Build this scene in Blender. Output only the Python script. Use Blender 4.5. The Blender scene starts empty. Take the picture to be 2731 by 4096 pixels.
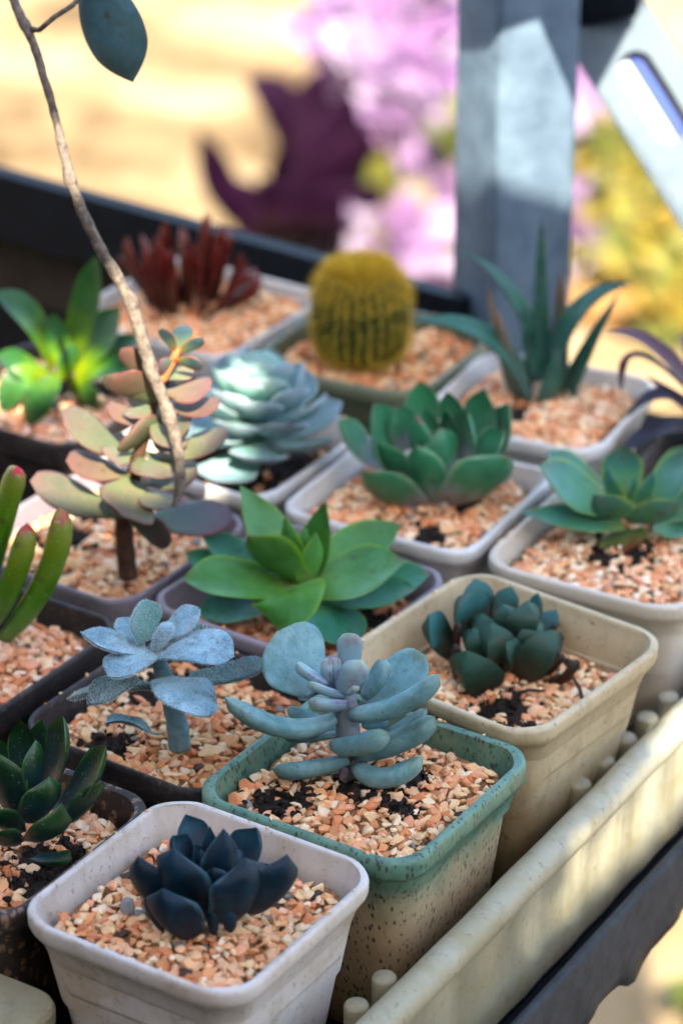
import bpy, bmesh, math, random
import numpy as np
from mathutils import Vector

random.seed(7); rng = np.random.default_rng(7)
scene = bpy.context.scene
COL = scene.collection
R = math.radians

# ------------------------------------------------------------------ camera, sky, sun, exposure
# authoring frame: centimetres, x right, y away, z up from the plane of the pot rims (93 cm above the ground)
GROUND = -95.0
CAM_H, CAM_F, CAM_W, CAM_HT, PITCH = 49.06, 11668.0, 2731.0, 4096.0, R(27.1)
def w(p): return (p[0]*.01, p[1]*.01, (p[2]-GROUND)*.01)

cam = bpy.data.cameras.new('camera'); camo = bpy.data.objects.new('camera', cam); COL.objects.link(camo)
camo.location = w((0, 0, CAM_H)); camo.rotation_euler = (R(90)-PITCH, 0, 0)
cam.sensor_fit = 'HORIZONTAL'; cam.sensor_width = 24.0; cam.lens = 24.0*CAM_F/CAM_W
cam.clip_start = .02; cam.clip_end = 400
cam.dof.use_dof = True; cam.dof.focus_distance = .905; cam.dof.aperture_fstop = 9.0
scene.camera = camo

SUN_EL = R(44); SUN_H = np.array([.12, -.99]); SUN_H = SUN_H/np.linalg.norm(SUN_H)   # horizontal direction towards the sun
SUN_V = np.array([SUN_H[0]*math.cos(SUN_EL), SUN_H[1]*math.cos(SUN_EL), math.sin(SUN_EL)])
world = bpy.data.worlds.new('World'); scene.world = world; world.use_nodes = True
wn = world.node_tree; wn.nodes.clear()
sky = wn.nodes.new('ShaderNodeTexSky'); sky.sky_type = 'NISHITA'; sky.sun_disc = False
sky.sun_elevation = SUN_EL; sky.sun_rotation = math.atan2(SUN_H[0], SUN_H[1])
sky.air_density = 1.0; sky.dust_density = 2.2; sky.ozone_density = 1.0
bg = wn.nodes.new('ShaderNodeBackground'); bg.inputs['Strength'].default_value = .15
wo = wn.nodes.new('ShaderNodeOutputWorld')
wn.links.new(sky.outputs[0], bg.inputs[0]); wn.links.new(bg.outputs[0], wo.inputs[0])
sun = bpy.data.lights.new('sun', 'SUN'); sun.energy = 4.0; sun.angle = R(.4); sun.color = (1, .92, .78)
suno = bpy.data.objects.new('sun', sun); COL.objects.link(suno); suno.location = w((60, -120, 250))
suno.rotation_euler = Vector(SUN_V).to_track_quat('Z', 'Y').to_euler()
scene.view_settings.view_transform = 'Standard'; scene.view_settings.look = 'None'
scene.view_settings.exposure = 2.4; scene.view_settings.gamma = 1.0
scene.cycles.max_bounces = 8; scene.cycles.diffuse_bounces = 2
try: scene.cycles.use_denoising = True
except Exception: pass

# ------------------------------------------------------------------ projection helpers (photo pixel -> point in the place)
CP, SP = math.cos(PITCH), math.sin(PITCH)
def ray(px, py):
    u = (px-CAM_W/2)/CAM_F; v = (CAM_HT/2-py)/CAM_F
    return np.array([u, CP+v*SP, -SP+v*CP])
CAMP = np.array([0, 0, CAM_H])
def at_z(px, py, z): r = ray(px, py); return CAMP+r*((z-CAM_H)/r[2])
def at_y(px, py, y): r = ray(px, py); return CAMP+r*(y/r[1])
def at_d(px, py, d): return CAMP+ray(px, py)*d
def depth(p): return p[1]*CP-(p[2]-CAM_H)*SP
K = 2731/1568
def vz(x, y, z): return at_z(x*K, y*K, z)
def vd(x, y, d): return at_d(x*K, y*K, d)
TH = R(57); D1 = np.array([math.cos(TH), math.sin(TH), 0]); D2 = np.array([math.sin(TH), -math.cos(TH), 0]); UP = np.array([0, 0, 1.])
def unit(v): return v/(np.linalg.norm(v)+1e-12)

# ------------------------------------------------------------------ object helpers
def mesh_obj(name, verts, faces, mat, parent=None, origin=(0, 0, 0), smooth=True, attrs=None, kind=None, label=None):
    me = bpy.data.meshes.new(name)
    v = (np.asarray(verts, float)-np.asarray(origin, float))*.01
    me.from_pydata(v.tolist(), [], [list(map(int, f)) for f in faces])
    if attrs:
        for k, a in attrs.items():
            at = me.attributes.new(k, 'FLOAT', 'POINT'); at.data.foreach_set('value', np.asarray(a, np.float32))
    me.polygons.foreach_set('use_smooth', [smooth]*len(me.polygons))
    me.materials.append(mat); me.update()
    o = bpy.data.objects.new(name, me); COL.objects.link(o)
    if parent is not None: o.parent = parent
    else: o.location = w(origin)
    if kind: o['kind'] = kind
    if label: o['label'] = label
    return o
def empty(name, loc, label, cat, group=None):
    o = bpy.data.objects.new(name, None); COL.objects.link(o); o.location = w(loc); o.empty_display_size = .01
    o['label'] = label; o['category'] = cat
    if group: o['group'] = group
    return o
class MB:
    def __init__(s): s.v = []; s.f = []; s.a = {}
    def add(s, v, f):
        n = len(s.v); s.v += [tuple(x) for x in v]; s.f += [tuple(i+n for i in q) for q in f]
    def box(s, c, ax, ay, az):
        c, ax, ay, az = map(np.asarray, (c, ax, ay, az))
        v = [c+i*ax+j*ay+k*az for k in (-1, 1) for j in (-1, 1) for i in (-1, 1)]
        s.add(v, [(0, 2, 3, 1), (4, 5, 7, 6), (0, 1, 5, 4), (2, 6, 7, 3), (0, 4, 6, 2), (1, 3, 7, 5)])
    def tube(s, pts, radii, n=12, cap=True):
        pts = [np.asarray(p, float) for p in pts]; m = len(pts); ref = None; V = []
        for i, p in enumerate(pts):
            t = unit(pts[min(i+1, m-1)]-pts[max(i-1, 0)])
            if ref is None: ref = np.array([0, 0, 1.]) if abs(t[2]) < .9 else np.array([1., 0, 0])
            a = unit(ref-(ref@t)*t); b = np.cross(t, a); ref = a
            for k in range(n):
                q = 2*math.pi*k/n; V.append(p+radii[i]*(math.cos(q)*a+math.sin(q)*b))
        F = [(i*n+k, i*n+(k+1) % n, (i+1)*n+(k+1) % n, (i+1)*n+k) for i in range(m-1) for k in range(n)]
        if cap: F += [tuple(range(n))[::-1], tuple(range((m-1)*n, m*n))]
        s.add(V, F)
    def build(s, name, mat, parent=None, origin=(0, 0, 0), **kw): return mesh_obj(name, s.v, s.f, mat, parent, origin, **kw)

# ------------------------------------------------------------------ materials
def srgb(h):
    h = h.lstrip('#'); c = [int(h[i:i+2], 16)/255 for i in (0, 2, 4)]
    return tuple((x/12.92 if x <= .04045 else ((x+.055)/1.055)**2.4) for x in c)+(1,)
class NT:
    def __init__(s, name):
        s.m = bpy.data.materials.new(name); s.m.use_nodes = True; s.t = s.m.node_tree
        s.b = s.t.nodes['Principled BSDF']; s.co = s.t.nodes.new('ShaderNodeTexCoord')
    def n(s, typ, **kw):
        x = s.t.nodes.new(typ)
        for k, v in kw.items(): setattr(x, k, v)
        return x
    def l(s, a, b): s.t.links.new(a, b)
    def noise(s, scale, detail=4, rough=.6, vec=None, dist=0):
        x = s.n('ShaderNodeTexNoise'); x.inputs['Scale'].default_value = scale; x.inputs['Detail'].default_value = detail
        x.inputs['Roughness'].default_value = rough; x.inputs['Distortion'].default_value = dist
        s.l(vec if vec is not None else s.co.outputs['Object'], x.inputs['Vector']); return x.outputs['Fac']
    def ramp(s, fac, stops, interp='LINEAR'):
        x = s.n('ShaderNodeValToRGB'); x.color_ramp.interpolation = interp; e = x.color_ramp.elements
        while len(e) < len(stops): e.new(.5)
        for i, (p, c) in enumerate(stops): e[i].position = p; e[i].color = c if len(c) == 4 else tuple(c)+(1,)
        s.l(fac, x.inputs[0]); return x.outputs[0]
    def step(s, fac, a, b, lo=0, hi=1):
        x = s.n('ShaderNodeMapRange'); x.inputs[1].default_value = a; x.inputs[2].default_value = b
        x.inputs[3].default_value = lo; x.inputs[4].default_value = hi; s.l(fac, x.inputs[0]); return x.outputs[0]
    def mix(s, fac, a, b, mode='MIX'):
        x = s.n('ShaderNodeMix'); x.data_type = 'RGBA'; x.blend_type = mode
        for v, i in ((fac, 0), (a, 6), (b, 7)):
            if hasattr(v, 'links'): s.l(v, x.inputs[i])
            else: x.inputs[i].default_value = v
        return x.outputs[2]
    def math(s, op, a, b=None):
        x = s.n('ShaderNodeMath', operation=op)
        for v, i in ((a, 0), (b, 1)):
            if v is None: continue
            if hasattr(v, 'links'): s.l(v, x.inputs[i])
            else: x.inputs[i].default_value = v
        return x.outputs[0]
    def attr(s, name):
        x = s.n('ShaderNodeAttribute'); x.attribute_name = name; return x.outputs['Fac']
    def bump(s, h, strength, dist=.001):
        x = s.n('ShaderNodeBump'); x.inputs['Strength'].default_value = strength; x.inputs['Distance'].default_value = dist
        s.l(h, x.inputs['Height']); s.l(x.outputs[0], s.b.inputs['Normal'])
    def out(s, col, rough=.5, spec=.5):
        if hasattr(col, 'links'): s.l(col, s.b.inputs['Base Color'])
        else: s.b.inputs['Base Color'].default_value = col
        if hasattr(rough, 'links'): s.l(rough, s.b.inputs['Roughness'])
        else: s.b.inputs['Roughness'].default_value = rough
        s.b.inputs['Specular IOR Level'].default_value = spec
        return s.m

def leaf_mat(name, stops, edge=None, mottle=None, speck=None, rough=.42, spec=.4, back=None, sss=0, var=.12, bump=.12, bloom=None, streak=0, top=None, sat=1.2, val=.8, scar=.5):
    """stops: colours from the leaf base to its tip; edge: (colour, start); mottle: (colour, amount); back: colour of the outer face"""
    m = NT(name)
    lt = m.attr('lt'); ls = m.attr('ls'); lu = m.attr('lu')
    n1 = m.noise(180, 5, .65); n2 = m.noise(900, 3, .6)
    tt = m.math('ADD', lt, m.step(n1, .3, .7, -.12, .12))
    c = m.ramp(tt, [(p, srgb(h)) for p, h in stops])
    if back: c = m.mix(m.math('MULTIPLY', m.step(lu, -.15, .1, 1, 0), back[1]), c, srgb(back[0]))
    if bloom:  # waxy bloom, patchy
        c = m.mix(m.math('MULTIPLY', m.step(m.noise(120, 6, .7, dist=.6), .38, .62), bloom[1]), c, srgb(bloom[0]))
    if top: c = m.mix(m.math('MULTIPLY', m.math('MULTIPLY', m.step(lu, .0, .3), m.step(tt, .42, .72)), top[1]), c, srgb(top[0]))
    lo = m.noise(55, 3, .5)
    c = m.mix(1.0, c, m.ramp(lo, [(.3, (.78, .8, .8, 1)), (.5, (1, 1, 1, 1)), (.72, (1.12, 1.1, 1.07, 1))]), 'MULTIPLY')
    if mottle: c = m.mix(m.math('MULTIPLY', m.step(n1, .5, .66), mottle[1]), c, srgb(mottle[0]))
    if edge: c = m.mix(m.math('MULTIPLY', m.step(m.math('ADD', ls, m.step(n1, .3, .7, -.06, .06)), edge[1], 1.0), .9), c, srgb(edge[0]))
    if streak:
        x = m.n('ShaderNodeTexWave'); x.inputs['Scale'].default_value = 1.0; x.wave_type = 'BANDS'
        cmb = m.n('ShaderNodeCombineXYZ'); m.l(m.math('MULTIPLY', m.attr('lw'), 2.2), cmb.inputs[0]); m.l(cmb.outputs[0], x.inputs['Vector'])
        x.inputs['Distortion'].default_value = 2
        c = m.mix(m.math('MULTIPLY', x.outputs['Fac'], streak), c, m.mix(1.0, c, (1.5, 1.4, 1.3, 1), 'MULTIPLY'))
    sc_ = m.n('ShaderNodeTexVoronoi'); sc_.inputs['Scale'].default_value = 150; m.l(m.co.outputs['Object'], sc_.inputs['Vector'])
    sepc = m.n('ShaderNodeSeparateColor'); m.l(sc_.outputs['Color'], sepc.inputs[0])
    scar_ = m.math('MULTIPLY', m.step(m.math('ADD', sc_.outputs['Distance'], m.step(n2, .3, .7, -.1, .1)), .26, .14), m.step(sepc.outputs[0], .72, .76))
    c = m.mix(m.math('MULTIPLY', scar_, scar), c, srgb('4a3c26'))
    if speck: c = m.mix(m.math('MULTIPLY', m.step(n2, .62, .70), speck[1]), c, srgb(speck[0]))
    oi = m.n('ShaderNodeObjectInfo')
    hsv = m.n('ShaderNodeHueSaturation'); m.l(c, hsv.inputs['Color']); hsv.inputs['Saturation'].default_value = sat; m.l(m.step(oi.outputs['Random'], 0, 1, (1-var)*val, (1+var)*val), hsv.inputs['Value'])
    m.bump(m.math('ADD', n2, m.math('MULTIPLY', n1, 2)), bump, .0006)
    rg = m.step(n1, .3, .7, rough-.08, rough+.12)
    mat = m.out(hsv.outputs[0], rg, spec)
    if sss:
        m.b.inputs['Subsurface Weight'].default_value = sss; m.b.inputs['Subsurface Radius'].default_value = (.5, .6, .2)
        m.b.inputs['Subsurface Scale'].default_value = .004
    return mat

def pot_mat(name, base, stain, dirt, amount=.5, rough=.55, speckle=None, band=None):
    m = NT(name)
    n1 = m.noise(45, 6, .65, dist=.4); n2 = m.noise(420, 4, .65); n3 = m.noise(14, 3, .5)
    c = m.mix(m.step(n3, .35, .7), srgb(base), m.mix(.5, srgb(base), srgb(stain)))
    c = m.mix(m.math('MULTIPLY', m.step(n1, .48, .72), amount), c, srgb(stain))
    if band:                       # glaze colour at the rim running into the bare clay below
        sep = m.n('ShaderNodeSeparateXYZ'); m.l(m.co.outputs['Object'], sep.inputs[0])
        z = m.math('ADD', sep.outputs['Z'], m.step(n1, .3, .7, -.005, .005))
        g = m.ramp(m.noise(90, 5, .7), [(.3, srgb(band[0])), (.55, srgb(band[1])), (.8, srgb(band[2]))])
        c = m.mix(m.step(z, band[3]-.012, band[3]+.006), c, g)
    if speckle:
        v = m.n('ShaderNodeTexVoronoi'); v.inputs['Scale'].default_value = speckle[1]
        mp = m.n('ShaderNodeMapping'); mp.inputs['Scale'].default_value = (1, 1, .45); m.l(m.co.outputs['Object'], mp.inputs[0]); m.l(mp.outputs[0], v.inputs['Vector'])
        keep = m.math('MULTIPLY', m.step(v.outputs['Distance'], speckle[2], speckle[2]-.08), m.step(n2, .42, .5))
        c = m.mix(m.math('MULTIPLY', keep, speckle[3]), c, srgb(speckle[0]))
    mq = m.n('ShaderNodeMapping'); mq.inputs['Scale'].default_value = (1, 1, .12); m.l(m.co.outputs['Object'], mq.inputs[0])
    c = m.mix(m.math('MULTIPLY', m.step(m.noise(130, 5, .7, mq.outputs[0]), .5, .72), .5*amount), c, srgb(stain))
    c = m.mix(m.math('MULTIPLY', m.step(n2, .60, .72), .75*amount), c, srgb(dirt))
    c = m.mix(m.math('MULTIPLY', m.step(m.noise(110, 6, .75), .58, .75), .55*amount), c, srgb(dirt))
    m.bump(m.math('ADD', n2, n1), .18, .0008)
    return m.out(c, m.step(n1, .3, .7, rough-.1, rough+.15), .45)

M = {}
M['pot_white'] = pot_mat('white_plastic', 'd4ccc4', 'b09a7a', '4c4238', 1.0)
M['pot_white_clean'] = pot_mat('pale_plastic', 'd8d3cc', 'c2b6a4', '6d665e', .45)
M['pot_cream'] = pot_mat('cream_plastic', 'cbb994', 'a88e64', '44392e', 1.0)
M['pot_cream_pale'] = pot_mat('pale_cream_plastic', 'd2c8b8', 'c0ac8a', '6d6458', .4)
M['pot_green'] = pot_mat('green_glaze', 'c6ae88', 'a88c68', '3c3a2c', .5, .4, ('3c3e30', 620, .36, .9), ('446a5e', '648a72', '3c5c54', .058))
M['pot_olive'] = pot_mat('olive_glaze', '6a6e52', '565a42', '33352a', .5, .45)
M['pot_dark'] = pot_mat('black_plastic', '231e1f', '5c5048', '8a7c70', .8, .6)
M['pot_grey'] = pot_mat('weathered_plastic', '8d8288', '6f6360', '4a4040', .6, .6)
M['pot_brown'] = pot_mat('speckled_brown', '2b2320', '4c3d34', '7d6656', .6, .5, ('8a6c54', 300, .4, .9))
M['tray'] = pot_mat('tray_plastic', 'a9a48e', '8f8258', '4a4736', .8, .5)

def pebble_material():
    m = NT('pebble_stone')
    oi = m.n('ShaderNodeObjectInfo'); ge = m.n('ShaderNodeNewGeometry')
    r = m.math('FRACT', m.math('ADD', m.math('MULTIPLY', oi.outputs['Random'], 7.31), ge.outputs['Random Per Island']))
    c = m.ramp(r, [(0, srgb('f6cb98')), (.13, srgb('f2b784')), (.26, srgb('eaa06c')), (.38, srgb('f8d6ac')), (.5, srgb('e28e5c')), (.57, srgb('f4bd92')),
                   (.68, srgb('eea47c')), (.78, srgb('fadcba')), (.88, srgb('c9865a')), (.93, srgb('e8b48a')), (.965, srgb('8d8782')), (.98, srgb('4a3a30'))], 'CONSTANT')
    c = m.mix(1.0, c, oi.outputs['Color'], 'MULTIPLY')
    n = m.noise(500, 4, .7)
    c = m.mix(m.math('MULTIPLY', m.step(n, .55, .8), .25), c, srgb('c07c50'))
    c = m.mix(m.math('MULTIPLY', m.step(m.noise(1600, 2, .5), .69, .74), .5), c, srgb('5a4030'))
    m.bump(n, .4, .0006)
    return m.out(c, .75, .3)
M['pebble'] = pebble_material()
def simple(name, a, b, scale, rough=.7, spec=.3, bump=.5, bd=.001, c3=None):
    m = NT(name); n = m.noise(scale, 6, .7)
    st = [(.3, srgb(a)), (.68, srgb(b))]+([(.8, srgb(c3))] if c3 else [])
    m.bump(n, bump, bd); return m.out(m.ramp(n, st), rough, spec)
M['soil'] = simple('soil_crumb', '181311', '463b34', 700, .9, .2, 1, .002, '7a6d64')
def soil_material():
    m = NT('potting_soil'); n = m.noise(700, 6, .7)
    c = m.mix(m.step(m.math('ADD', m.attr('lt'), m.step(n, .3, .7, -.3, .3)), .25, .6), m.ramp(n, [(.3, srgb('8a5c3c')), (.7, srgb('cc9668'))]), m.ramp(n, [(.3, srgb('1a1411')), (.62, srgb('40342c')), (.8, srgb('8a7c72'))]))
    m.bump(n, 1, .002); return m.out(c, .9, .2)
M['crumb'] = M['soil']; M['soil'] = soil_material()
M['steel'] = simple('galvanised_steel', '3e4d5a', '5a6a76', 60, .5, .15, .15, .0006)
M['steel_dark'] = simple('dark_steel', '0d1116', '1a1f26', 90, .55, .15, .3, .0008)
M['steel_pale'] = simple('zinc_plate', '56626a', '636f76', 70, .55, .15, .15, .0006)
M['slot_pale'] = simple('slot_pale_fill', 'a8b0b4', 'c0c8cc', 70, .5, .3, .1)
M['slot_blue'] = simple('slot_blue', '0c2c6c', '123a86', 60, .45, .4, .1)
M['bark'] = simple('twig_bark', '352b28', '8a7c6c', 380, .8, .2, .8, .001)
M['floor_dark'] = simple('tray_floor_shade', '17130f', '2e2820', 80, .9, .1, .5)  # dark tone painted in for the shade between the pots
M['rail'] = simple('weathered_rail', '24282c', '3c4044', 120, .6, .2, .4, .0008)
M['shade'] = simple('dark_wood', '2c2620', '423a30', 40, .8, .2, .3)  # wood of the added light blockers, also of the back board
M['terracotta'] = simple('ochre_stone', '785830', '8a6a42', 30, .8, .2, .3)

# ------------------------------------------------------------------ ground
def ground():
    m = NT('sandy_ground')
    n1 = m.noise(4.5, 5, .6, m.co.outputs['Object']); n2 = m.noise(30, 5, .7, m.co.outputs['Object'])
    c = m.ramp(n1, [(.35, srgb('4c3920')), (.5, srgb('7f6a48')), (.65, srgb('988466'))])
    c = m.mix(m.math('MULTIPLY', m.step(n2, .5, .7), .5), c, srgb('7d6444'))
    m.bump(n2, .5, .01); mat = m.out(c, .9, .2)
    N = 60; V = []; F = []
    xs = np.sign(np.linspace(-1, 1, N))*np.abs(np.linspace(-1, 1, N))**2.2*20000
    for j in range(N):
        for i in range(N):
            r = math.hypot(xs[i], xs[j]-300); V.append((xs[i], xs[j]+300, GROUND+math.sin(xs[i]*.013)*math.sin(xs[j]*.017+1)*(2.0 if r < 2000 else 0)))
    for j in range(N-1):
        for i in range(N-1): F.append((j*N+i, j*N+i+1, (j+1)*N+i+1, (j+1)*N+i))
    mesh_obj('ground', V, F, mat, kind='structure')
ground()

# ------------------------------------------------------------------ added unseen sun blocker above the camera, holes cut where sun patches fall
def light_blockers():
    Z = 100.0
    def to_blocker(p): k = (Z-p[2])/SUN_V[2]; return (p+SUN_V*k)[:2]
    def vy(x, y, yy): return at_y(x*K, y*K, yy)
    holes = []
    holes.append([to_blocker(vd(x, y, 121.9)) for x, y in ((1005, -40), (1340, -40), (1340, 445), (1130, 425), (1005, 290))])
    holes.append([to_blocker(vd(x, y, 103.5)) for x, y in ((-40, 990), (60, 960), (225, 800), (300, 690), (400, 690), (470, 790), (560, 830), (610, 880), (590, 960), (500, 1060), (440, 1150), (330, 1215), (180, 1220), (-40, 1190))])
    holes.append([to_blocker(vd(x, y, 118)) for x, y in ((-60, 760), (60, 790), (150, 790), (250, 840), (230, 930), (60, 1000), (-60, 980))])
    holes.append([to_blocker(vd(x, y, 109.5)) for x, y in ((440, 860), (520, 815), (600, 830), (625, 890), (570, 975), (450, 1010))])
    c = np.array([.75, 77.9, 0])
    th = R(58.4); e1 = np.array([math.cos(th), math.sin(th), 0]); e2 = np.array([math.sin(th), -math.cos(th), 0])
    def wall(x, y, o):
        r = ray(x*K, y*K); return CAMP+r*((o-(CAMP-c)@e2)/(r@e2))
    holes.append([to_blocker(wall(x, y, 5.3)) for x, y in ((1200, 2205), (1230, 2135), (1325, 2020), (1336, 1935), (1400, 1888), (1450, 1832), (1505, 1745), (1560, 1620), (1640, 1590), (1800, 1700), (1600, 1860))])
    holes.append([to_blocker(vd(x, y, 121)) for x, y in ((1322, 60), (1420, 15), (1500, -60), (1750, -60), (1750, 520), (1590, 540))])
    mb = MB(); step = .5
    holes = [np.array(h_) for h_ in holes]
    def inside(px, py, poly):
        x, y = poly[:, 0], poly[:, 1]; x2, y2 = np.roll(x, -1), np.roll(y, -1)
        c = ((y > py) != (y2 > py)) & (px < (x2-x)*(py-y)/(y2-y+1e-12)+x); return c.sum() % 2 == 1
    for y in np.arange(-46, 46, step):
        x0 = None; xs = np.arange(-36, 50, step)
        near = [h_ for h_ in holes if h_[:, 1].min()-1 < y < h_[:, 1].max()+1]
        for x in list(xs)+[None]:
            solid = x is not None and not any(inside(x+.5*step, y+.5*step, h_) for h_ in near)
            if solid and x0 is None: x0 = x
            if not solid and x0 is not None:
                x1 = x if x is not None else 50
                mb.box(((x0+x1)/2, y+step/2, Z+.3), ((x1-x0)/2, 0, 0), (0, step/2*.999, 0), (0, 0, .3)); x0 = None
    o = mb.build('sun_blocker', M['shade'], smooth=False); o['kind'] = 'structure'
    # added unseen boards behind and left of the camera, blocking low light
    mb = MB()
    for k in range(34):
        x = -330+20*k; mb.box((x, -92+.4*(k % 2), (GROUND+128)/2), (9.9, 0, 0), (0, 1.2, 0), (0, 0, (128-GROUND)/2))
    for k in range(12):
        y = -82+20*k; mb.box((-128+.4*(k % 2), y, (GROUND+140)/2), (1.2, 0, 0), (0, 9.9, 0), (0, 0, (140-GROUND)/2))
    o = mb.build('low_light_blocker', M['shade'], smooth=False); o['kind'] = 'structure'
light_blockers()

# ------------------------------------------------------------------ leaves
PROF = {
 'ovate':  [(0, .45), (.2, .7), (.45, .96), (.6, 1), (.75, .88), (.87, .56), (.95, .24), (1, .0)],
 'wide':   [(0, .6), (.2, .82), (.45, 1), (.65, .97), (.8, .74), (.91, .38), (.96, .17), (1, .0)],
 'spat':   [(0, .4), (.25, .62), (.55, .93), (.75, 1), (.88, .84), (.95, .5), (.975, .25), (1, .0)],
 'paddle': [(0, .22), (.12, .3), (.3, .62), (.55, .95), (.7, 1), (.85, .86), (.95, .52), (1, .04)],
 'round':  [(0, .35), (.15, .6), (.4, .93), (.6, 1), (.8, .9), (.93, .58), (1, .04)],
 'finger': [(0, .55), (.08, .74), (.3, .92), (.6, 1), (.85, .92), (.95, .62), (1, .06)],
 'lance':  [(0, .7), (.15, .9), (.35, 1), (.6, .82), (.8, .5), (.93, .2), (1, .0)],
 'blade':  [(0, 1), (.2, .95), (.5, .72), (.75, .45), (.92, .18), (1, .0)],
 'tri':    [(0, .8), (.2, .97), (.4, 1), (.6, .82), (.8, .45), (.92, .18), (1, .0)],
 'trunc':  [(0, .62), (.2, .84), (.45, .98), (.62, 1), (.78, .88), (.89, .55), (.96, .2), (1, .0)],
 'wedge':  [(0, .68), (.2, .86), (.45, 1), (.75, 1), (.9, .8), (1, .5)],
 'thk':    [(0, .8), (.15, 1), (.5, .95), (.75, .7), (.9, .42), (1, .04)],
 'thkf':   [(0, .6), (.1, .8), (.3, .95), (.6, 1), (.85, .9), (.95, .6), (1, .05)],
 'thkr':   [(0, .7), (.3, 1), (.6, 1), (.78, .75), (.9, .4), (1, .03)],
}
def prof(name, t):
    a = np.array(PROF[name]); m = np.gradient(a[:, 1], a[:, 0])
    i = np.clip(np.searchsorted(a[:, 0], t, side='right')-1, 0, len(a)-2)
    h = a[i+1, 0]-a[i, 0]; s = (t-a[i, 0])/h
    return np.maximum((2*s**3-3*s**2+1)*a[i, 1]+(s**3-2*s**2+s)*h*m[i]+(-2*s**3+3*s**2)*a[i+1, 1]+(s**3-s**2)*h*m[i+1], .005)

def leaf(parent, origin, mat, b, t, W, T, shape='ovate', bend=.1, cup=.12, keel=.0, roll=0, axis=None, thk=None, hook=0, nl=16, na=16, name='leaf', wob=.03, mid=None, label=None, amin=0, facet=None, flat=None):
    """b, t: base and tip (cm); W, T: full width and thickness; bend: how far the middle sags; cup: raised edges; hook: tip bent towards (+) or away (-) from the upper face"""
    crisp = flat is None and shape in ('ovate', 'wide', 'tri', 'trunc', 'lance')
    flat = (.3 if crisp else 1.0) if flat is None else flat
    b = np.asarray(b, float); t = np.asarray(t, float); D = t-b; L = np.linalg.norm(D); D = D/L
    inward = (np.asarray(axis)-(b+t)/2) if axis is not None else np.zeros(3); inward[2] = 0
    ref = UP*.55+unit(inward)*.8 if np.linalg.norm(inward) > 1e-3 else UP
    N = ref-(ref@D)*D
    if np.linalg.norm(N) < .05: N = np.array([0, -1., 0])-D*(-D[1])
    N = unit(N)
    if roll:
        a = R(roll); N = N*math.cos(a)+np.cross(D, N)*math.sin(a)
    if amin:   # the width was read off the photograph: undo its foreshortening
        v = CAMP-(b+t)/2; v = unit(v); vp = unit(v-(v@D)*D); q = N@vp
        if abs(q) < amin:
            sg = 1 if q >= 0 else -1
            for k in range(40):
                N = unit(N+sg*.06*vp); q = N@vp
                if q*sg >= amin: break
        W = W/max(abs(q), .55)*.97
    ts = np.concatenate([[0], np.linspace(0, 1, nl-1)[1:-1]**.92, [.985, 1]]); ts = np.sort(ts); n = len(ts)
    c0, c1, c2 = b, (b+t)/2-N*bend*L, t
    if mid is not None: c1 = 2*np.asarray(mid, float)-.5*b-.5*t
    C = ((1-ts)**2)[:, None]*c0+(2*ts*(1-ts))[:, None]*c1+(ts**2)[:, None]*c2
    C = C+(N*hook*L)[None]*(np.clip((ts-.72)/.28, 0, 1)**2)[:, None]
    Tn = np.gradient(C, ts, axis=0); Tn /= np.linalg.norm(Tn, axis=1)[:, None]
    Nn = N[None]-(Tn@N)[:, None]*Tn; Nn /= np.linalg.norm(Nn, axis=1)[:, None]
    Bn = np.cross(Tn, Nn)
    Wt = W/2*prof(shape, ts); Tt = T/2*prof(thk or 'thk', ts)
    ph = 2*math.pi*np.arange(na)/na
    r0, r1, r2 = rng.uniform(0, 6.28, 3); V = []; lt = []; ls = []; lu = []; lw = []
    for i in range(n):
        wi = Wt[i]; wob_l = 1+wob*math.sin(5*ts[i]+r0)+wob*.6*math.sin(11*ts[i]+r1)
        for p in ph:
            s = math.cos(p); q = math.sin(p)
            if q >= 0: h = q*Tt[i]*.7*flat
            else: h = -Tt[i]*1.3*((1-keel)*(-q)+keel*(1-abs(s))*1.25)
            h += cup*wi*2*(s*s)*(.4+.6*ts[i]) + wob*.5*wi*math.sin(4*ts[i]+2*s+r2)
            V.append(C[i]+Bn[i]*(s*wi*wob_l)+Nn[i]*h); lt.append(ts[i]); ls.append(abs(s)); lu.append(q); lw.append(s)
    V.append(C[-1]+Tn[-1]*.01*L)
    if facet is not None:
        fp, fn = facet; V = [v-max(0., float((v-fp)@fn))*fn for v in V]
    lt.append(1); ls.append(1); lu.append(0); lw.append(0)
    F = [(i*na+k, i*na+(k+1) % na, (i+1)*na+(k+1) % na, (i+1)*na+k) for i in range(n-1) for k in range(na)]
    F += [((n-1)*na+k, (n-1)*na+(k+1) % na, n*na) for k in range(na)]
    F.append(tuple(range(na))[::-1]); F = [f[::-1] for f in F]
    o = mesh_obj(name, V, F, mat, parent, origin, attrs=dict(lt=lt, ls=ls, lu=lu, lw=lw), label=label)
    if crisp: o.data.set_sharp_from_angle(angle=R(75))
    return o, np.array(V), F

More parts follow.
